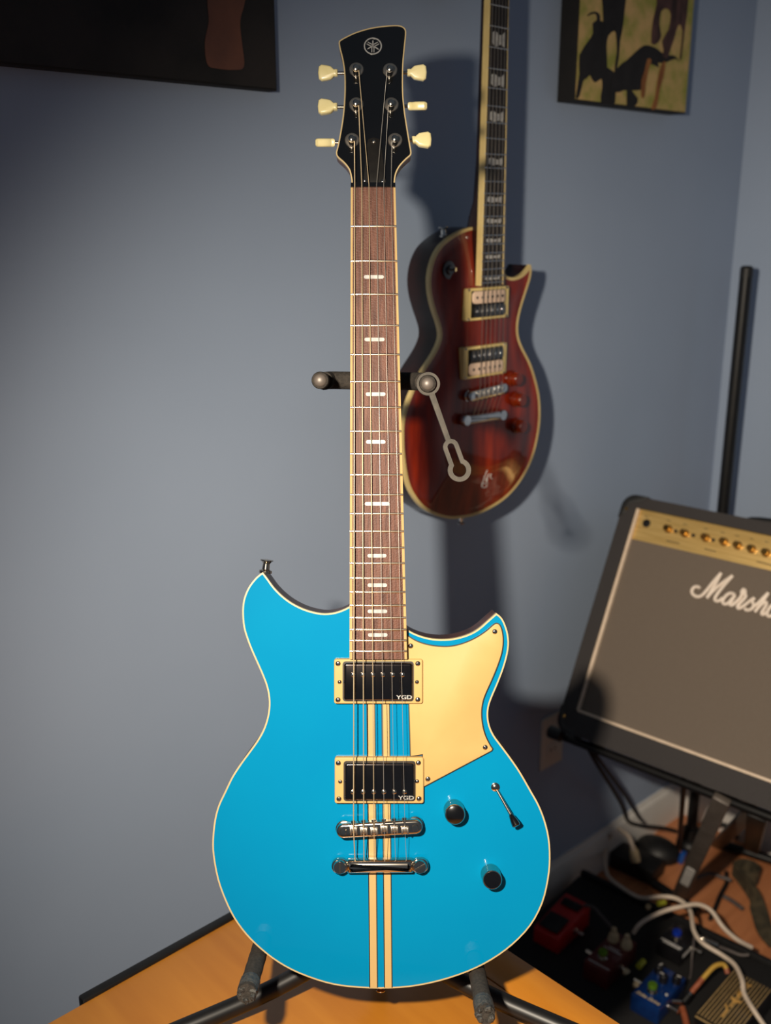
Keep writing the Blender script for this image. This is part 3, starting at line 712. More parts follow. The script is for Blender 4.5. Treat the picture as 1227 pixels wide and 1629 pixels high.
def keyhole(ra, rb):
    o = [A_ + (-dd * math.sin(PI * i / 8) + nn * math.cos(PI * i / 8)) * ra for i in range(9)]   # ends on the -nn side
    j = math.asin(ra / rb)
    for i in range(21):
        t = j + (2 * PI - 2 * j) * i / 20            # from just beside -dd (on the -nn side) round through +dd
        o.append(B_ + (-dd * math.cos(t) - nn * math.sin(t)) * rb)
    return [(p.x, p.y) for p in o]
bm = band(B(), keyhole(.0076, .0112), keyhole(.0034, .0066), -.0022, .0022)
part('strap_keyhole', bm, MT['strap_rubber'], rstrap, FS)

# ---------------------------------------------------------------- red guitar on the wall
RA = math.radians(43.5)
rd = Vector((math.cos(RA), math.sin(RA), 0)); rn = Vector((math.sin(RA), -math.cos(RA), 0))
r0 = onplane(740, 600, W0 + WN * .108, WN)
RG0 = frame(r0, rd, -rn, ZV)
bx_, bz_ = P2(RG0, 720, 826, 0)
RG = RG0 @ T(bx_, 0, bz_)
rg = root('electric_guitar', 'dark red single-cutaway electric guitar hanging on the blue wall', 'guitar', RG)
def q2(px, py, h=0.0): return P2(RG, px, py, h)
ro1 = [(758.9,361),(747.7,362),(731.7,368),(715.8,378),(701.4,390.7),(691.8,406.6),(685.5,425.8),(682.9,448),(684.8,470.5),(690.2,492.8),(696.6,512),(700.5,528),(699.8,540.7),(693.4,556.7),(683.9,572.6),(672.7,590),(658.3,617),(647,646),(640.7,671.6),(639.8,694),(640.7,719.5),(644,748),(650,773.8),(660,793),(674,809),(693,820),(715.8,825.5),(738,824),(760.5,818.5),(786,805.7),(808,789.8),(827.5,767),(843.5,738.7),(853,710),(858.8,678),(860,652.5),(857.9,627),(852,601),(843.5,576),(832,553.5),(826,537.5),(824.3,521.6),(826,505.6),(830.7,486.4),(838.7,461),(844.5,441.7),(846,428),(844.5,421)]
ro2 = [(844.5,421),(840.3,427.4),(830.7,437),(818,441.7),(808.4,440),(803.6,435.4),(800,425)]
RO = outline([ro1, ro2], RG)
RT_B = .046
part('body', prism(B(), inset(RO, .0004), .006, RT_B, 0, 3, .003), MT['red_side'], rg, ang=30)
part('body_binding', band(B(), RO, inset(RO, .0042), .0, .0068), MT['red_binding'], rg, ang=30)
# carved maple top: dome above the rim
rim = inset(RO, .0040)
def dist(x, z):
    best = 9
    for i in range(len(rim)):
        ax, az = rim[i]; bx, bz = rim[(i + 1) % len(rim)]; ex, ez_ = bx - ax, bz - az
        t = max(0, min(1, ((x - ax) * ex + (z - az) * ez_) / (ex * ex + ez_ * ez_ + 1e-12)))
        best = min(best, math.hypot(x - ax - t * ex, z - az - t * ez_))
    return best
def inside(x, z):
    c = False; n = len(rim); j = n - 1
    for i in range(n):
        xi, zi = rim[i]; xj, zj = rim[j]
        if (zi > z) != (zj > z) and x < (xj - xi) * (z - zi) / (zj - zi) + xi: c = not c
        j = i
    return c
CARVE = .0085
def dome(x, z):
    d = max(0, dist(x, z) - .006) / .062; d = min(1, d); return CARVE * (d * d * (3 - 2 * d)) - .0012 * max(0, 1 - abs(dist(x, z) - .008) / .008)
xs_ = [p[0] for p in rim]; zs_ = [p[1] for p in rim]; st = .0075
vin = [Vector(p) for p in rim]; x = min(xs_)
cnt = 0
while x < max(xs_):
    z = min(zs_) + (st / 2 if cnt % 2 else 0)
    while z < max(zs_):
        if inside(x, z) and dist(x, z) > .0035: vin.append(Vector((x, z)))
        z += st
    x += st * .87; cnt += 1
n = len(rim)
vo, _, fo_, *_r = delaunay_2d_cdt(vin, [(i, (i + 1) % n) for i in range(n)], [list(range(n))], 1, 1e-7)
bm = B(); vv = [bm.verts.new((p.x, -dome(p.x, p.y) if i >= n else .0004, p.y)) for i, p in enumerate(vo)]
for f in fo_:
    try: bm.faces.new([vv[i] for i in f])
    except ValueError: pass
bmesh.ops.recalc_face_normals(bm, faces=bm.faces)
if sum(f.normal.y * f.calc_area() for f in bm.faces) > 0: bmesh.ops.reverse_faces(bm, faces=bm.faces)
for f in bm.faces: f.smooth = True
me = bpy.data.meshes.new('top'); bm.to_mesh(me); bm.free()
rtop = put('carved_top', me, MT['red'], rg)
CT = CARVE
# signature scribble
def scribble(name, strokes, r, m, parent, fr, h):
    bm = B()
    for sxy in strokes:
        q = smooth([P2(fr, x, y, h) for x, y in sxy], 4)
        tube(bm, [(v.x, -dome(v.x, v.y) - .0004, v.y) for v in q], r, 6)
    return part(name, bm, m, parent, fr)
zs7 = lambda l: zz(l, 700, 580, 6.817)
hs = .0052
scribble('autograph', [zs7([(455, 1330), (450, 1290), (490, 1290), (510, 1320), (470, 1335), (455, 1300), (465, 1230), (480, 1180), (495, 1140)]), zs7([(490, 1270), (500, 1220), (515, 1180)]), zs7([(480, 1240), (505, 1235), (500, 1270), (520, 1290)]), zs7([(540, 1180), (535, 1220), (560, 1235)])], .0007, MT['white_print'], rtop, RG, hs)

# neck, fretboard
def rex(py):   # front edges of the fretboard at pixel row
    t = py / 455.; return 779.7 + t * (765.4 - 779.7), 810.6 + t * (800.6 - 810.6)
HR = .020
def rrow(py, dy=0.0, h=HR):
    l, r_ = rex(py); return Vector(q2(l, py - 1.2, h)), Vector(q2(r_, py + 3.0, h))
zt0 = -68
def rz(py): return q2(783, py, HR)[1]
bl_, br2 = Vector(q2(765.4, 455, HR)), Vector(q2(800.6, 455, HR)); tl_, tr_2 = Vector(q2(781.8, zt0, HR)), Vector(q2(812, zt0, HR))
xcb, xct = (bl_.x + br2.x) / 2, (tl_.x + tr_2.x) / 2; zb, zt_ = bl_.y, tl_.y
wb, wt = (br2.x - bl_.x) / 2, (tr_2.x - tl_.x) / 2
def redge(z): t = (z - zb) / (zt_ - zb); return (xcb + t * (xct - xcb), wb + t * (wt - wb))
def rplate(name, f0, f1, h0, h1, m, parent=rg, z0=zb, z1=zt_):
    (c0, w0), (c1_, w1) = redge(z0), redge(z1)
    return part(name, prism(B(), [(c0 + f0 * w0, z0), (c0 + f1 * w0, z0), (c1_ + f1 * w1, z1), (c1_ + f0 * w1, z1)], -h1, -h0, .0004, 1), m, parent, RG)
rfb = rplate('fretboard', -.93, .93, .011, HR, MT['ebony'])
rplate('fretboard_binding', -1.02, -.925, .010, HR + .0002, MT['red_binding']); rplate('fretboard_binding', .925, 1.02, .010, HR + .0002, MT['red_binding'])
nk = B(); rows = []
for zz_, dp in ((zt_ + .004, .014), (zt_ - .05, .015), (q2(783, 250, HR)[1], .017), (q2(770, 320, HR)[1], .022), (q2(765, 345, HR)[1], .032), (q2(765, 380, HR)[1], .040), (zb, .040)):
    c_, w_ = redge(zz_); w_ *= 1.0
    rows.append([nk.verts.new((c_ + w_ * math.cos(PI * (1 - i / 12)), -.0108 + dp * math.sin(PI * i / 12) ** .8 if i not in (0, 12) else -.0108, zz_)) for i in range(13)])
for a, b in zip(rows, rows[1:]):
    for i in range(12): nk.faces.new((a[i], a[i + 1], b[i + 1], b[i]))
    nk.faces.new((a[12], a[0], b[0], b[12]))
nk.faces.new(rows[0]); nk.faces.new(rows[-1][::-1])
part('neck', nk, MT['red_side'], rg, RG, 40)
RF = [-28, 7, 41, 74.8, 108.7, 139.8, 168.5, 194.8, 220, 245, 267, 288.5, 307.7, 326, 344, 359, 374, 388, 402, 415, 427.7, 439, 449]
RF = RF[1:]
for py in RF:
    z = rz(py); c_, w_ = redge(z)
    part('fret', tube(B(), [(c_ - w_, -HR - .0002, z), (c_ + w_, -HR - .0002, z)], .0011, 8), MT['chrome'], rfb, RG)
for y, hh in ((60.7, 21), (127, 18), (185, 15.5), (257, 11.5), (317.5, 9.5), (351.5, 7.5), (382.5, 6.5), (408.5, 6), (443, 4.5)):
    z = rz(y); c_, w_ = redge(z); a = hh / 1600 * 1.42 / 2; W_ = w_ * .66
    p = [(-1, -.55), (-.55, -1.1), (-.1, -.9), (.35, -.65), (.9, -1.0), (1, .1), (.95, 1.15), (.6, .75), (.25, .55), (-.15, .75), (-.55, 1.1), (-.95, .8)]
    part('flag_inlay', prism(B(), [(c_ + u_ * W_, z + v_ * a) for u_, v_ in p], -HR - .0002, -HR + .001), MT['pearl'], rfb, RG)
# headstock above the picture and its hanger
c_, w_ = redge(zt_)
hs_ = part('headstock', prism(B(), [(c_ - w_, zt_), (c_ - .035, zt_ + .03), (c_ - .042, zt_ + .07), (c_ - .036, zt_ + .17), (c_ - .01, zt_ + .185), (c_ + .036, zt_ + .17), (c_ + .042, zt_ + .07), (c_ + .035, zt_ + .03), (c_ + w_, zt_)], -.014, .0, .001), MT['head_black'], rg, RG)
part('nut', box(B(), (c_, -.0165, zt_ + .002), (2 * w_, .011, .005), .0005), MT['binding'], rg, RG)
for sx in (-1, 1):
    for k in range(3):
        tz = zt_ + .055 + k * .042
        tn = part('tuning_machine', lathe(B(), [(.006, 0), (.006, .001), (.003, .002), (.003, .008), (0, .008)], OUT(c_ + sx * .024, tz, .014), 14), MT['chrome'], hs_, RG)
        part('button', box(B(), (c_ + sx * .058, .004, tz), (.018, .006, .013), .002), MT['chrome'], tn, RG)
hg = root('wall_hanger', 'black guitar hanger fixed to the wall above the red guitar', 'hanger', RG)
wy = (RG.inverted() @ (W0 + WD * 0 + ZV))
def wall_y(x):   # y of the wall surface in guitar coordinates
    p = RG @ Vector((x, 0, 0)); dd_ = (p - W0).dot(WN); return dd_ / max(.5, (-RG.col[1].to_3d()).dot(WN))
yw = wall_y(c_)
part('wall_plate', box(B(), (c_, yw - .008, zt_ + .02), (.06, .012, .09), .003), MT['black_plastic'], hg, RG)
part('hanger_arm', tube(B(), [(c_, yw - .012, zt_ + .018), (c_, .026, zt_ + .018)], .006, 12), MT['black_metal'], hg, RG)
part('hanger_yoke', tube(B(), smooth([(c_ - .034, -.02, zt_ + .012), (c_ - .034, .012, zt_ + .012), (c_ - .02, .026, zt_ + .014), (c_, .028, zt_ + .018), (c_ + .02, .026, zt_ + .014), (c_ + .034, .012, zt_ + .012), (c_ + .034, -.02, zt_ + .012)], 4), .006, 12), MT['foam'], hg, RG)

# pickups with exposed coils
def hum(tl, tr, br, bl, up_pink):
    h = .0135
    P = [Vector(q2(*p, h)) for p in (tl, tr, br, bl)]
    cx = sum(p.x for p in P) / 4; cz = sum(p.y for p in P) / 4
    wv = ((P[1] - P[0]).length + (P[2] - P[3]).length) / 4; hv = ((P[0] - P[3]).length + (P[1] - P[2]).length) / 4
    r = part('pickup', prism(B(), rrect(cx - wv, cz - hv, cx + wv, cz + hv, .0025), -h, -.003, .001, 2), MT['ring_cream'], rg, RG, label='open coil humbucker in cream ring')
    iw, ih = wv * .80, hv * .84
    part('recess', prism(B(), rrect(cx - iw, cz - ih, cx + iw, cz + ih, .002), -h - .0002, -h + .002), MT['black_ply'], r, RG)
    for sgn in (1, -1):
        pink = (sgn > 0) == up_pink
        z = cz + sgn * ih * .5; hh = ih * .46
        co = part('coil', prism(B(), rrect(cx - iw * .96, z - hh, cx + iw * .96, z + hh, hh * .7, 5), -h - .0035, -h, .001, 2), MT['coil_pink'] if pink else MT['head_black'], r, RG)
        for i in range(6):
            xx = cx + (i - 2.5) * iw * .3
            part('pole', lathe(B(), [(0, .0008), (.0018, .0006), (.0022, 0)], OUT(xx, z, h + .0035), 10), MT['black_metal'] if pink else MT['chrome'], co, RG)
    for sx in (-1, 1):
        for sz in (-1, 1): put('screw', SCR2, None, r, RG @ OUT(cx + sx * wv * .9, cz + sz * hv * .9, h))
hum((744, 459), (810.5, 455), (808.6, 505), (741.7, 511), True)
hum((738.5, 553), (806, 545.5), (806, 595), (736.6, 603), False)
# bridge and tailpiece
def bar_frame(a, b, h):
    p, q = Vector(q2(*a, h)), Vector(q2(*b, h)); m_ = (p + q) / 2; dv_ = q - p
    return RG @ T(m_.x, 0, m_.y) @ RY(-math.atan2(dv_.y, dv_.x)), dv_.length
fbr, Lb = bar_frame((752, 631), (804, 617.5), .021)
rb_ = part('bridge', prism(B(), rrect(-Lb / 2 - .006, -.0075, Lb / 2 + .006, .0075, .007, 5), -.0215, -.013, .002, 2), MT['chrome'], rg, fbr)
for sx in (-1, 1): part('bridge_post', lathe(B(), [(.0035, .004), (.0035, .01), (.008, .0105), (.008, .013), (.003, .0135), (.003, .022), (0, .022)], OUT(sx * Lb / 2, 0, 0), 18), MT['chrome'], rb_, fbr)
for i in range(6): part('saddle', box(B(), ((i - 2.5) * .0104, -.022, .0006 * (i % 3)), (.0078, .005, .0085), .0012), MT['chrome'], rb_, fbr)
ftl, Lt2 = bar_frame((744, 669), (800, 660.5), .02)
tp_ = part('tailpiece', prism(B(), rrect(-Lt2 / 2 - .002, -.0075, Lt2 / 2 + .002, .007, .003, 3), -.0215, -.012, .0058, 5), MT['chrome'], rg, ftl, 50)
for sx in (-1, 1): part('stud', lathe(B(), [(.0045, .004), (.0045, .011), (.0085, .0115), (.009, .019), (.0075, .0215), (0, .022)], OUT(sx * (Lt2 / 2 + .001), 0, 0), 20), MT['chrome'], tp_, ftl)
# strings
for i in range(6):
    f = (i - 2.5) / 2.5
    cb, wb_ = redge(zt_); 
    top_ = Vector((cb + f * wb_ * .82, -HR - .002, zt_))
    bp = fbr.inverted(); sa = RG.inverted() @ (fbr @ Vector(((i - 2.5) * .0104, -.0252, 0))); tb = RG.inverted() @ (ftl @ Vector(((i - 2.5) * .0104, -.018, .006)))
    part('string', tube(B(), [top_, sa, tb], (.0007, .00065, .0006, .00052, .00046, .00042)[i], 6), MT['nickel_satin'], rg, RG, 60)
# controls
for px, py in ((826, 603), (831, 636), (832, 678)):
    h = .018; x, z = q2(px - 3, py, h); hb = dome(x, z)
    kb = part('knob', lathe(B(), [(.0125, hb), (.0125, hb + .0035), (.0105, hb + .005), (.0098, hb + .0145), (.0085, hb + .016), (0, hb + .016)], OUT(x, z, 0), 24), MT['amber'], rg, RG)
    part('knob_insert', lathe(B(), [(.006, hb + .0158), (.006, hb + .0166), (0, hb + .0166)], OUT(x, z, 0), 20), MT['amber'], kb, RG)
x, z = q2(722, 430, .012); hb = dome(x, z)
swr = part('toggle_switch', lathe(B(), [(.0125, hb - .001), (.0125, hb + .001), (.007, hb + .0016), (.006, hb + .005), (0, hb + .005)], OUT(x, z, 0), 20), MT['head_black'], rg, RG)
part('switch_tip', tube(B(), [(x, -hb - .004, z), (x + .001, -hb - .009, z + .001), (x + .002, -hb - .012, z + .001)], [.0014, .0016, .003], 10), MT['chrome'], swr, RG)
p_ = P3(RG, 709, 374, -.02); strap_button(rg, p_ + Vector((-.003, .0, -.001)), (-.15, 0, 1), MT['chrome'], s=.95, fr=RG)
p_ = P3(RG, 734, 822, -.022); strap_button(rg, p_, (0, 0, -1), MT['chrome'], s=.8, fr=RG)

# ---------------------------------------------------------------- amplifier, tilted back on its stand
AU = Vector((.743, -.669, 0)).normalized(); AN = ZV.cross(AU).normalized()
TAU = math.radians(26.8)
ab = at(888, 1160, .001173 * FPX)
AY = AN * math.cos(TAU) - ZV * math.sin(TAU); AZ = AN * math.sin(TAU) + ZV * math.cos(TAU)
A = frame(ab, AU, AY, AZ)
AW, AH, AD = .56, .46, .24
am = root('guitar_amplifier', 'black combo amplifier with gold control panel, tilted back on a stand', 'amplifier', A)
def a2(px, py, h=0.0): return P2(A, px, py, h)
x0, z0 = a2(922, 1131); x1, z1 = a2(1019, 806)
IN = x0 * .5 + x1 * .5; ZB = z0; ZTP = AH - .022
zg = a2(1008, 858)[1]
# cabinet shell: back box plus four front rails round the recessed baffle
RC = .026
cab = part('cabinet', prism(B(), rrect(0, 0, AW, AH, RC, 6), .004, AD, 0, 4, .01), MT['tolex'], am, A, 30)
part('front_frame', band(B(), rrect(.001, .001, AW - .001, AH - .001, RC, 6), rrect(IN - .002, ZB - .002, AW - IN + .002, ZTP, .003, 6), -.012, .006), MT['tolex'], cab, A, 30)
part('grille_cloth', box(B(), (AW / 2, .006, (ZB + zg) / 2), (AW - 2 * IN, .016, zg - ZB)), MT['grille'], am, A)
pt = .0055
for nm, c, s in (('piping', (IN, -.003, (ZB + ZTP) / 2), (pt * 1.2, .012, ZTP - ZB)), ('piping', (AW - IN, -.003, (ZB + ZTP) / 2), (pt * 1.2, .012, ZTP - ZB)), ('piping', (AW / 2, -.003, ZB), (AW - 2 * IN, .012, pt))):
    part(nm, box(B(), c, s, .002), MT['piping'], am, A)
cp = part('control_panel', box(B(), (AW / 2, .004, (zg + ZTP) / 2), (AW - 2 * IN - pt, .014, ZTP - zg), .001), MT['gold'], am, A)
hp = .004
for px, py in ((1061, 840), (1087.3, 847), (1120.8, 854), (1150, 860.5), (1172, 866.4), (1194, 872), (1217, 878), (1240, 884), (1264, 890), (1289, 896)):
    x, z = a2(px, py, .012)
    kb = part('panel_knob', lathe(B(), [(.0075, 0), (.0075, .003), (.0062, .004), (.0058, .0135), (.0048, .0146), (0, .0146)], OUT(x, z, .003), 18), MT['gold_knob'], cp, A)
    part('pointer', box(B(), (0, .0035, .0148), (.0012, .004, .0005), 0, OUT(x, z, .003)), MT['black_ply'], kb, A)
for px, py in ((1075, 845), (1103, 851.5), (1134.5, 859)):
    x, z = a2(px, py, .006); part('push_switch', lathe(B(), [(.0032, 0), (.0032, .004), (.0026, .0048), (0, .0048)], OUT(x, z, .003), 12), MT['black_plastic'], cp, A)
x, z = a2(1028.7, 832.4, .004)
jk = part('input_jack', lathe(B(), [(.0076, 0), (.0076, .0014), (.0052, .0018), (.005, .0005), (0, .0005)], OUT(x, z, .003), 18), MT['black_metal'], cp, A)
for xa, xb, ya, yb in ((1060, 1081, 859.8, 864.5), (1121, 1139, 873, 877.5), (1204, 1240, 893, 902)):
    p, q = Vector(a2(xa, ya, .0035)), Vector(a2(xb, yb, .0035))
    part('panel_print', prism(B(), line_poly(p, q, .0007, .0007), -.0034, -.0028), MT['black_ply'], cp, A)
for xa, ya in ((1029, 822), (1064, 828), (1090, 834), (1123, 841), (1150, 847), (1173, 852), (1196, 857), (1220, 862)):
    p, q = Vector(a2(xa - 3, ya - .7, .0035)), Vector(a2(xa + 3, ya + .7, .0035))
    part('panel_print', prism(B(), line_poly(p, q, .0005, .0005), -.0034, -.0028), MT['black_ply'], cp, A)
# corner protectors with rivets
for cx_, cz_, sx, sz in ((0, AH, 1, -1), (AW, AH, -1, -1), (0, 0, 1, 1), (AW, 0, -1, 1)):
    bm = B()
    L_ = [(.026 * (1 - math.cos(q * PI / 12)), .026 * (1 - math.sin(q * PI / 12))) for q in range(7)] + [(.048, 0), (.040, .012), (.018, .018), (.012, .040), (0, .048)]
    pts = [(cx_ + sx * (u_ - .0016), cz_ + sz * (v_ - .0016)) for u_, v_ in L_]
    prism(bm, pts, -.0135, .05, .002, 2)
    cn = part('corner_protector', bm, MT['black_plastic'], am, A)
    part('rivet', lathe(B(), [(.003, 0), (.0028, .0008), (0, .0014)], OUT(cx_ + sx * .011, cz_ + sz * .028, .0134), 12), MT['gold_knob'], cn, A)
part('handle', tube(B(), smooth([(AW / 2 - .1, .12, AH - .002), (AW / 2 - .085, .12, AH + .018), (AW / 2, .12, AH + .024), (AW / 2 + .085, .12, AH + .018), (AW / 2 + .1, .12, AH - .002)], 4), .008, 10), MT['black_plastic'], am, A)
for fx in (.06, AW - .06):
    for fy in (.05, AD - .05): part('rubber_foot', lathe(B(), [(.016, 0), (.014, .006), (0, .006)], T(fx, fy, 0) @ RX(PI), 14), MT['black_plastic'], am, A)
# script lettering
zl = lambda l: zz(l, 1080, 880, 8.347)
STR = [[(285, 470), (262, 448), (222, 446), (188, 472), (176, 512), (196, 552), (246, 578), (302, 566), (362, 508), (450, 395), (566, 262)],
       [(566, 262), (505, 380), (440, 490), (376, 596)], [(376, 596), (440, 520), (550, 420), (720, 297)],
       [(720, 297), (620, 410), (530, 520), (482, 600), (500, 635), (545, 628), (590, 590)],
       [(752, 556), (690, 530), (625, 570), (585, 640), (610, 676), (660, 660), (752, 556)], [(752, 556), (700, 640), (682, 682), (715, 690), (760, 650)],
       [(760, 650), (820, 590), (850, 530), (862, 500)], [(846, 480), (880, 490), (885, 525), (850, 540), (838, 510), (862, 490)], [(862, 530), (895, 570), (840, 640), (785, 700), (800, 734), (860, 706)],
       [(860, 706), (940, 640), (1010, 590)], [(1010, 590), (980, 640), (1000, 690), (970, 740), (910, 758), (880, 735)],
       [(985, 715), (1060, 660), (1130, 590), (1195, 525)], [(1195, 525), (1110, 650), (1015, 782)], [(1040, 745), (1110, 672), (1160, 650), (1165, 690), (1105, 790), (1125, 815), (1190, 770)],
       [(1330, 700), (1270, 680), (1210, 725), (1175, 800), (1200, 838), (1250, 820), (1335, 705)], [(1335, 705), (1285, 800), (1285, 850), (1340, 820)],
       [(1340, 820), (1440, 700), (1500, 590), (1475, 590), (1400, 740), (1370, 850), (1400, 876), (1450, 840)], [(1450, 840), (1550, 720), (1610, 612), (1580, 612), (1510, 760), (1480, 870), (1510, 900), (1580, 880)]]
bm = B()
for sxy in STR: 
    q = smooth([P3(A, x, y, .006) for x, y in zl(sxy)], 4); tube(bm, q, .0032, 8)
part('script_logo', bm, MT['logo_white'], am, A, 60)

# amplifier stand: leaning legs with a crossbar
zfl = 0.0
sb = A @ Vector((.02, .02, 0))
sr = root('amplifier_stand', 'black and grey folding stand carrying the tilted amplifier', 'amplifier stand', frame(flr(1090, 1420, 0), AU, AN, ZV))
def bar(name, a, b, wd, th, m, parent, side=AU):
    a, b = Vector(a), Vector(b); d = (b - a); L_ = d.length; d.normalize()
    x = (side - d * side.dot(d)).normalized(); y = d.cross(x)
    return part(name, box(B(), (0, 0, L_ / 2), (wd, th, L_), min(wd, th) * .2), m, parent, frame(a, x, y, d))
# support tubes under the cabinet
def al(x, y, z): return A @ Vector((x, y, z))
sup = part('support_arm', tube(B(), [al(-.02, .05, -.014), al(.10, .05, -.014), al(.30, .05, -.014), al(.50, .05, -.014)], .008, 12), MT['black_metal'], sr, I4)
part('end_knob', tube(B(), [al(-.032, .03, -.012), al(-.03, .03, -.012), al(-.004, .03, -.012)], [.010, .012, .012], 14), MT['black_plastic'], sr, I4)
part('support_arm', tube(B(), [al(.03, .21, -.012), al(.50, .21, -.012)], .008, 12), MT['black_metal'], sr, I4)
part('rear_post', tube(B(), smooth([al(.30, .05, -.014), al(.30, .21, -.012), al(.30, AD + .02, -.01), al(.30, AD + .022, .10)], 4), .009, 12), MT['black_metal'], sr, I4)
xg = lambda px, py: a2(px, py)[0]
legt = al(xg(1140, 1246) + .005, .034, -.013); legb = flr(1078, 1432, .012)
leg1 = bar('front_leg', legb, legt, .030, .014, MT['steel_grey'], sr)
mdir = (legt - legb).normalized()
xv = (AU - mdir * AU.dot(mdir)).normalized(); yv = mdir.cross(xv)
Fst = frame(legb + (legt - legb) * .31, xv, yv, mdir)
stk = part('sticker', prism(B(), rrect(-.009, -.052, .009, .052, .004), -.0080, -.0068), MT['white_print'], leg1, Fst)
legt2 = al(xg(1160, 1253) + .01, .12, -.022); bar('rear_leg', flr(1140, 1345, .010), legt2, .026, .014, MT['steel_grey'], sr)
legt3 = al(xg(1178, 1259) + .01, .09, -.022); bar('rear_leg', flr(1196, 1352, .012), legt3, .034, .016, MT['black_metal'], sr)
l3 = onplane(1089, 1236, al(0, .16, -.02), AN)
part('thin_strut', tube(B(), [l3, flr(1081, 1346, .0115)], .0055, 10), MT['black_metal'], sr, I4)
part('floor_bar', tube(B(), [flr(1140, 1340, .012), flr(1240, 1372, .012)], .011, 12), MT['black_metal'], sr, I4)
part('floor_bar', tube(B(), [flr(1040, 1405, .012), flr(1112, 1452, .012)], .011, 12), MT['black_metal'], sr, I4)

# upright pole in the corner behind the amplifier
pz = at(1189, 423, 2.0); pb_ = Vector((pz.x, pz.y, 0))
rp = root('microphone_stand', 'thin black upright pole standing in the corner behind the amplifier', 'stand', T(*pb_))
part('pole', tube(B(), [pb_ + ZV * .05, pz - ZV * .02], .0125, 16), MT['black_metal'], rp, I4)
part('pole_cap', lathe(B(), [(.0128, -.022), (.0128, -.004), (.009, 0), (0, .0006)], T(*pz), 16), MT['black_plastic'], rp, I4)
part('round_base', lathe(B(), [(.032, 0), (.032, .008), (.029, .016), (.02, .022), (.018, .05), (.0126, .052)], T(*pb_), 28), MT['black_metal'], rp, I4)

# ---------------------------------------------------------------- pedalboard on the floor
ZB0 = .06
PX, PY = AU, AN
pb0 = flr(1130, 1492, ZB0)
PB = frame(Vector((pb0.x, pb0.y, 0)), PX, PY, ZV)
def pl(px, py, z):
    q = PB.inverted() @ flr(px, py, z); return q
lo_ = pl(838, 1400, ZB0).x + .075
bx0, bx1, by0, by1 = lo_, .26, -.34, .0
rpb = root('pedalboard', 'black carpeted pedalboard on the floor under the pedals', 'pedalboard', PB)
part('deck', box(B(), ((bx0 + bx1) / 2, (by0 + by1) / 2, ZB0 - .012), (bx1 - bx0, by1 - by0, .024), .004), MT['board'], rpb)
for xx in (bx0 + .012, bx1 - .012): part('side_panel', box(B(), (xx, (by0 + by1) / 2, (ZB0 - .024) / 2), (.02, by1 - by0 - .01, ZB0 - .0242), .002), MT['board'], rpb)
part('rear_lip', box(B(), ((bx0 + bx1) / 2, by1 + .006, ZB0 - .01), (bx1 - bx0, .012, .04), .003), MT['black_plastic'], rpb)

def pedal(label, front_l, front_r, ln, hgt, m, z0=ZB0 + .0002, slope=0.0, wd=None):
    """pedal whose top front corners show at the two pixels"""
    zt = z0 + hgt; a = pl(*front_l, zt); b = pl(*front_r, zt)
    w_ = wd or (b - a).length; c = (a + b) / 2; an = math.atan2(b.y - a.y, b.x - a.x) * .5
    fr = PB @ T(c.x, c.y, z0) @ RZ(an)
    r = root('effects_pedal', label, 'effects pedal', fr)
    bm = box(B(), (0, ln / 2, hgt / 2), (w_, ln, hgt), .0025)
    if slope:
        for v in bm.verts:
            if v.co.z > hgt / 2: v.co.z += slope * max(0, v.co.y) / ln
    part('housing', bm, m, r, fr)
    return r, fr, w_
def pknob(r, fr, x, y, z, rad, hh, m, pointer=None):
    k = part('knob', lathe(B(), [(rad, 0), (rad * .92, hh * .3), (rad * .85, hh * .9), (rad * .7, hh), (0, hh)], T(x, y, z), 18), m, r, fr)
    if pointer: part('pointer', box(B(), (0, rad * .45, hh + .0003), (.0016, rad * .9, .0008), 0, T(x, y, z) @ RZ(random.uniform(-1.5, 1.5))), pointer, k, fr)
    return k
def pswitch(r, fr, x, y, z, m, rad=.0085):
    s = part('footswitch', lathe(B(), [(.0095, 0), (.0095, .002), (.006, .0025), (.006, .009), (0, .009)], T(x, y, z), 20), MT['nickel'], r, fr)
    part('switch_cap', lathe(B(), [(rad * .8, .0085), (rad, .0095), (rad, .0155), (rad * .9, .0168), (0, .0172)], T(x, y, z), 24), m, s, fr)
def jack(r, fr, x, y, z, sx, m=MT['nickel']):
    return part('jack_plug', tube(B(), [(x, y, z), (x + sx * .003, y, z), (x + sx * .004, y, z), (x + sx * .02, y, z)], [.0062, .0062, .0045, .0045], 14), m, r, fr)

# blue drive pedal
r1, f1_, w1_ = pedal('metallic blue pedal with green footswitch and three black knobs', (1004, 1580), (1048.7, 1606), .102, .036, MT['pedal_blue'])
pswitch(r1, f1_, -.002, .030, .036, MT['green_cap'])
for kx, ky in ((-.017, .082), (.0005, .066), (.019, .080)): pknob(r1, f1_, kx, ky, .036, .0085, .015, MT['pedal_black'], MT['white_print'])
put('lettering', text_mesh('Shiba Drive', .0098, .0002, .0002, .3), MT['knob_cream'], r1, f1_ @ T(0, .0105, .0364))
part('indicator_light', lathe(B(), [(.0025, 0), (.0022, .0015), (0, .002)], T(.021, .040, .036), 12), MT['white_print'], r1, f1_)
jack(r1, f1_, w1_ / 2, .035, .02, 1); jack(r1, f1_, -w1_ / 2, .052, .02, -1)
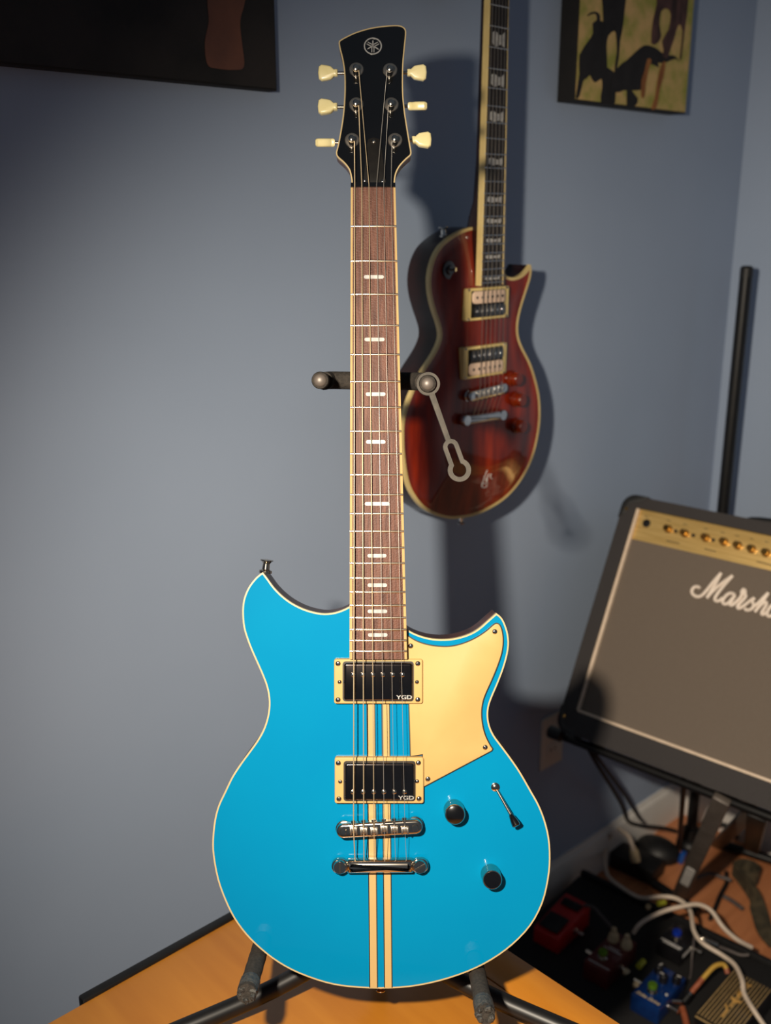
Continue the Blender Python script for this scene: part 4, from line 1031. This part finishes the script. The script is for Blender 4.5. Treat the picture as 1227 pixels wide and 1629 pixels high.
# maroon pedal
r2, f2_, w2_ = pedal('dark maroon pedal with green footswitch and two cream knobs', (929, 1527), (967, 1548), .11, .040, MT['pedal_maroon'])
pswitch(r2, f2_, -.002, .028, .040, MT['green_cap'])
for kx in (-.012, .016):
    k = part('knob', lathe(B(), [(.011, 0), (.0105, .006), (.0085, .013), (.007, .016), (.0055, .017), (.005, .026), (.003, .028), (0, .028)], T(kx, .085, .040), 18), MT['knob_cream'], r2, f2_)
for yy, wl in ((.008, .044), (.058, .036), (.064, .022)): part('printed_line', box(B(), (.002, yy, .0402), (wl, .0022, .0004)), MT['white_print'], r2, f2_)
jack(r2, f2_, w2_ / 2, .05, .02, 1); jack(r2, f2_, -w2_ / 2, .045, .02, -1)
# red pedal
r3, f3_, w3_ = pedal('bright red compact pedal with black rubber tread, half hidden by the turquoise guitar', (849, 1474), (889, 1496), .115, .034, MT['pedal_red'], slope=.014)
part('rubber_tread', box(B(), (0, .032, .0405), (w3_ * .74, .044, .004), .001, T(0, 0, 0) @ RX(.12)), MT['black_plastic'], r3, f3_)
part('control_recess', box(B(), (0, .092, .047), (w3_ * .7, .022, .004), .001, ), MT['black_ply'], r3, f3_)
for kx in (-.016, 0, .016): pknob(r3, f3_, kx, .092, .048, .005, .006, MT['pedal_black'])
jack(r3, f3_, w3_ / 2, .06, .02, 1)
# black pedal with blue capped switch
r4, f4_, w4_ = pedal('small black pedal with white lettering and blue capped footswitch', (1045, 1494), (1084, 1516), .072, .034, MT['pedal_black'])
pswitch(r4, f4_, .0, .03, .034, MT['blue_cap'])
for i, (yy, x0_, x1_) in enumerate(((.010, -.021, .020), (.0055, -.015, .021))):
    x = x0_; rnd = random.Random(i + 3)
    while x < x1_:
        wd_ = rnd.uniform(.003, .006); part('printed_mark', box(B(), (x + wd_ / 2, yy, .0342), (wd_, .0032, .0004)), MT['white_print'], r4, f4_); x += wd_ + .0012
part('side_print', box(B(), (w4_ / 2 + .0001, .03, .02), (.0004, .044, .007)), MT['white_print'], r4, f4_)
jack(r4, f4_, w4_ / 2, .045, .018, 1)
# striped pedal with circuit drawing
r5, f5_, w5_ = pedal('black pedal ribbed with thin gold stripes and a gold circuit symbol', (1114, 1617), (1163, 1646), .150, .040, MT['pedal_black'], wd=.076)
ns = 12
for i in range(ns):
    x = -w5_ / 2 + .004 + (w5_ - .008) * i / (ns - 1)
    part('stripe', box(B(), (x, .075, .0404), (.0015, .144, .0012), .0003), MT['stripe_gold'], r5, f5_)
cs = root  # noqa
def gl(p, q, wd_=.0015): 
    a, b = Vector(p), Vector(q); d = b - a
    return box(B(), (0, 0, 0), (d.length, wd_ * 2, .0008), 0, T((a.x + b.x) / 2, (a.y + b.y) / 2, .0415) @ RZ(math.atan2(d.y, d.x)))
sym = part('circuit_symbol', lathe(B(), [(.003, 0), (.003, .0008), (0, .0008)], T(0, .028, .0411), 14), MT['print_gold'], r5, f5_)
for p, q in (((0, .028), (0, .046)), ((0, .046), (-.009, .057)), ((0, .060), (0, .068)), ((0, .084), (0, .092)), ((0, .092), (-.006, .095)), ((-.006, .095), (.006, .099)), ((.006, .099), (-.006, .103)), ((-.006, .103), (.006, .107)), ((.006, .107), (-.006, .111)), ((-.006, .111), (0, .114)), ((0, .114), (0, .126)), ((0, .126), (-.005, .131)), ((0, .126), (.005, .131))):
    part('symbol_line', gl(p, q), MT['print_gold'], sym, f5_)
bm = B(); v = [bm.verts.new(c) for c in ((-.011, .081, .0415), (.011, .081, .0415), (0, .068, .0415), (-.011, .081, .0408), (.011, .081, .0408), (0, .068, .0408))]
for f in ((0, 1, 2), (3, 5, 4), (0, 3, 4, 1), (1, 4, 5, 2), (2, 5, 3, 0)): bm.faces.new([v[i] for i in f])
part('symbol_arrow', bm, MT['print_gold'], sym, f5_)
part('symbol_dot', lathe(B(), [(.003, 0), (.003, .0008), (0, .0008)], T(0, .060, .0411), 14), MT['print_gold'], sym, f5_)
part('front_trim', box(B(), (0, -.0008, .037), (w5_ - .004, .0016, .0018)), MT['stripe_gold'], r5, f5_)

# cables -------------------------------------------------------------
def cable(name, label, pts, r, m, k=6, group=None):
    P = [flr(x, y, z) for x, y, z in pts]
    bm = tube(B(), smooth(P, k), r, 10)
    o = part(name, bm, m, None, I4, 60); tag(o, label, 'cable', group); return o
cable('cable', 'long pale cable looping from the wall over the pedals and striped pedal', [(972, 1326, .09), (963, 1352, .05), (966, 1390, .078), (990, 1412, .095), (1020, 1428, .10), (1055, 1426, .115), (1080, 1431, .12), (1098, 1448, .122), (1104, 1480, .124), (1118, 1500, .122), (1150, 1520, .115), (1170, 1536, .118), (1181, 1560, .120), (1184, 1580, .112), (1200, 1608, .108), (1222, 1640, .09)], .0042, MT['cable_white'])
cable('cable', 'pale cable arching over from the maroon pedal to the back of the striped pedal', [(1008, 1484, .105), (1022, 1467, .13), (1055, 1450, .145), (1090, 1441, .150), (1112, 1439, .148), (1132, 1449, .138), (1150, 1474, .122), (1172, 1494, .105), (1196, 1507, .085)], .0042, MT['cable_white'])
yc = root('patch_cable', 'yellow patch cable with copper ends beside the blue pedal', 'cable', T(*flr(1090, 1590, ZB0)))
YP = [flr(x, y, z) for x, y, z in ((1100, 1579, .088), (1118, 1557, .105), (1136, 1538, .118), (1150, 1534, .118), (1156, 1541, .112), (1158, 1549, .106))]
part('jacket', tube(B(), smooth(YP[1:5], 6), .0042, 12), MT['cable_yellow'], yc, I4)
part('heat_shrink', tube(B(), [YP[0], YP[1]], .0047, 12), MT['rust'], yc, I4); part('heat_shrink', tube(B(), [YP[4], YP[5]], .0047, 12), MT['rust'], yc, I4)
pq = YP[0] + (YP[0] - YP[1]).normalized() * .022
part('plug_body', tube(B(), [YP[0], YP[0].lerp(pq, .3), YP[0].lerp(pq, .35), pq], [.0055, .0055, .007, .007], 14), MT['black_metal'], yc, I4)
part('plug_ring', tube(B(), [YP[0].lerp(pq, .12), YP[0].lerp(pq, .25)], .0066, 14), MT['nickel'], yc, I4)
part('plug_tip', tube(B(), [pq, flr(1068, 1593, .082)], [.0035, .0035], 12), MT['nickel'], yc, I4)
cable('cable', 'short copper-brown lead running off the deck below the yellow cable', [(1086, 1604, .067), (1090, 1618, .067), (1095, 1640, .067)], .006, MT['rust'])
cable('cable', 'thin black lead dangling beside the small black pedal', [(1105, 1490, .10), (1103, 1506, .09), (1101, 1525, .075), (1100, 1545, .066), (1098, 1556, .066)], .0018, MT['cable_grey'])
cable('cable', 'dark lead from the silver plug to the striped pedal', [(1144, 1506, .083), (1160, 1512, .078), (1178, 1519, .075), (1192, 1519, .078)], .003, MT['cable_grey'])
o = part('jack_plug', tube(B(), [flr(1105, 1486, .098), flr(1112, 1490, .097), flr(1120, 1494, .095), flr(1141, 1504, .085)], [.003, .003, .0058, .0062], 14), MT['nickel'], None, I4); tag(o, 'silver jack plug lying under the long pale cable', 'plug')
o = part('jack_plug', tube(B(), [flr(1016, 1538, .10), flr(1024, 1529, .10)], .0058, 14), MT['lime'], None, I4); tag(o, 'lime green plug sleeve beside the blue pedal', 'plug')
o = part('jack_plug', tube(B(), [flr(1047, 1438, .085), flr(1058, 1435, .085)], .0055, 14), MT['lime'], None, I4); tag(o, 'lime green plug sleeve under the two crossing pale cables', 'plug')
for (x, y, z), lb in (((996, 1546, .09), 'cream plug end between the maroon and blue pedals'), ((1012, 1566, .09), 'cream plug end at the left edge of the blue pedal'), ((1031.5, 1443, .085), 'round cream plug end beside the upper lime sleeve')):
    p = flr(x, y, z); bm = lathe(B(), [(.004, -.012), (.0046, -.002), (.0056, 0), (.0052, .004), (0, .005)], T(*p) @ RX(.6), 14)
    o = part('plug_end', bm, MT['knob_cream'], None, I4); tag(o, lb, 'plug')
cable('cable', 'purple-grey lead curling out of the red pedal towards the maroon pedal', [(930, 1440, .11), (945, 1444, .115), (958, 1458, .112), (970, 1472, .112), (978, 1480, .112)], .003, MT['cable_grey'])
# power brick area by the wall
o = root('power_adapter', 'cream plug and cord hanging beside the black adapter near the wall', 'adapter', T(*flr(1010, 1370, 0)))
pp = [flr(x, y, z) for x, y, z in ((985, 1318, .10), (1000, 1330, .10), (1006, 1345, .085), (1010, 1358, .065))]
part('cord', tube(B(), smooth(pp, 5), .0055, 12), MT['cable_white'], o, I4)
part('plug', tube(B(), [flr(1007, 1347, .08), flr(1009, 1354, .07), flr(1011, 1366, .055), flr(1012, 1372, .048)], [.006, .010, .0115, .010], 14), MT['knob_cream'], o, I4)
part('adapter_body', box(B(), (0, 0, .02), (.11, .06, .04), .006, frame(Vector((flr(1012, 1385, 0).x, flr(1012, 1385, 0).y, 0)), PX, PY, ZV)), MT['black_plastic'], o, I4)
cs_ = flr(1045, 1361, .0)
bm = B(); bmesh.ops.create_uvsphere(bm, u_segments=28, v_segments=14, radius=1)
for v in bm.verts: v.co = Vector((v.co.x * .052 * (1 + .15 * v.co.y), v.co.y * .042, max(-.3, v.co.z) * .034))
o = part('carry_case', bm, MT['black_plastic'], None, frame(Vector((cs_.x, cs_.y, .0105)), PX, PY, ZV)); tag(o, 'black rounded case on the floor behind the stand leg', 'case')
o = part('plug_housing', box(B(), (0, 0, 0), (.012, .016, .03), .003), MT['blue_plastic'], None, frame(flr(1086, 1364, .0165), PX, PY, ZV) @ RY(.15)); tag(o, 'small bright blue plug beside the stand leg', 'plug')
cable('cable', 'black lead dropping from the amplifier to the floor, left of its twin', [(930, 1180, .42), (950, 1215, .36), (975, 1255, .26), (990, 1282, .16), (1000, 1306, .09), (1020, 1313, .075), (1055, 1317, .062), (1076, 1322, .045)], .0042, MT['cable_black'])
cable('cable', 'black lead dropping from the amplifier to the floor, right of its twin', [(936, 1182, .42), (962, 1220, .35), (990, 1258, .24), (1007, 1285, .15), (1017, 1300, .10), (1024, 1308, .09)], .0036, MT['cable_black'])
cable('cable', 'thick black cable lying along the floor behind the stand leg', [(1128, 1318, .02), (1150, 1312, .035), (1166, 1322, .03), (1174, 1334, .02)], .006, MT['cable_black'])
cable('cable', 'grey-brown cable crossing the wooden floor beside the olive strap', [(1108, 1397, .012), (1130, 1390, .02), (1150, 1396, .022), (1160, 1399, .022), (1163, 1402, .02)], .0042, MT['cable_grey'])
cable('cable', 'dark cable curving down the wooden floor to the pedalboard', [(1156, 1388, .007), (1156, 1396, .007), (1156, 1406, .008), (1146, 1425, .008), (1138, 1445, .008), (1130, 1462, .008)], .005, MT['cable_black'])
cable('cable', 'grey cable lying under the olive strap', [(1152, 1426, .008), (1166, 1434, .008), (1182, 1446, .008)], .005, MT['cable_grey'])
# olive webbing strap: a ribbon rolled at one end and trailing to the right
ctr = flr(1188, 1402, .0); bm = B(); Rr = []
pth = []
for i in range(40):
    a = i / 40 * 2 * PI * 1.6; rd_ = .016 + .012 * i / 40; pth.append(ctr + PX * (math.cos(a) * rd_) + PY * (math.sin(a) * rd_) + ZV * .0)
for (x, y) in ((1196, 1432), (1203, 1446), (1210, 1464), (1219, 1487), (1236, 1507)):
    pth.append(flr(x, y, 0))
pth = [Vector(p) for p in smooth(pth, 3)]
n = len(pth); prev = None
for i, p in enumerate(pth):
    t = (pth[min(i + 1, n - 1)] - pth[max(i - 1, 0)]).normalized(); s = Vector((-t.y, t.x, 0))
    lay = min(1, max(0, (i - 118) / 10))             # upright in the roll, lying flat in the tail
    up = (ZV * (1 - lay) + s * lay).normalized(); th_ = t.cross(up).normalized() * .0022
    hw = .017; c = p + ZV * ((1 - lay) * (hw + .001) + .004)
    ring = [bm.verts.new(c + up * hw + th_), bm.verts.new(c + up * hw - th_), bm.verts.new(c - up * hw - th_), bm.verts.new(c - up * hw + th_)]
    if prev:
        for k in range(4): bm.faces.new((prev[k], prev[(k + 1) % 4], ring[(k + 1) % 4], ring[k]))
    else: bm.faces.new(ring)
    prev = ring
bm.faces.new(prev[::-1])
o = part('webbing_strap', bm, MT['olive'], None, I4, 50); tag(o, 'olive webbing strap rolled up on the wooden floor at the right edge', 'strap')
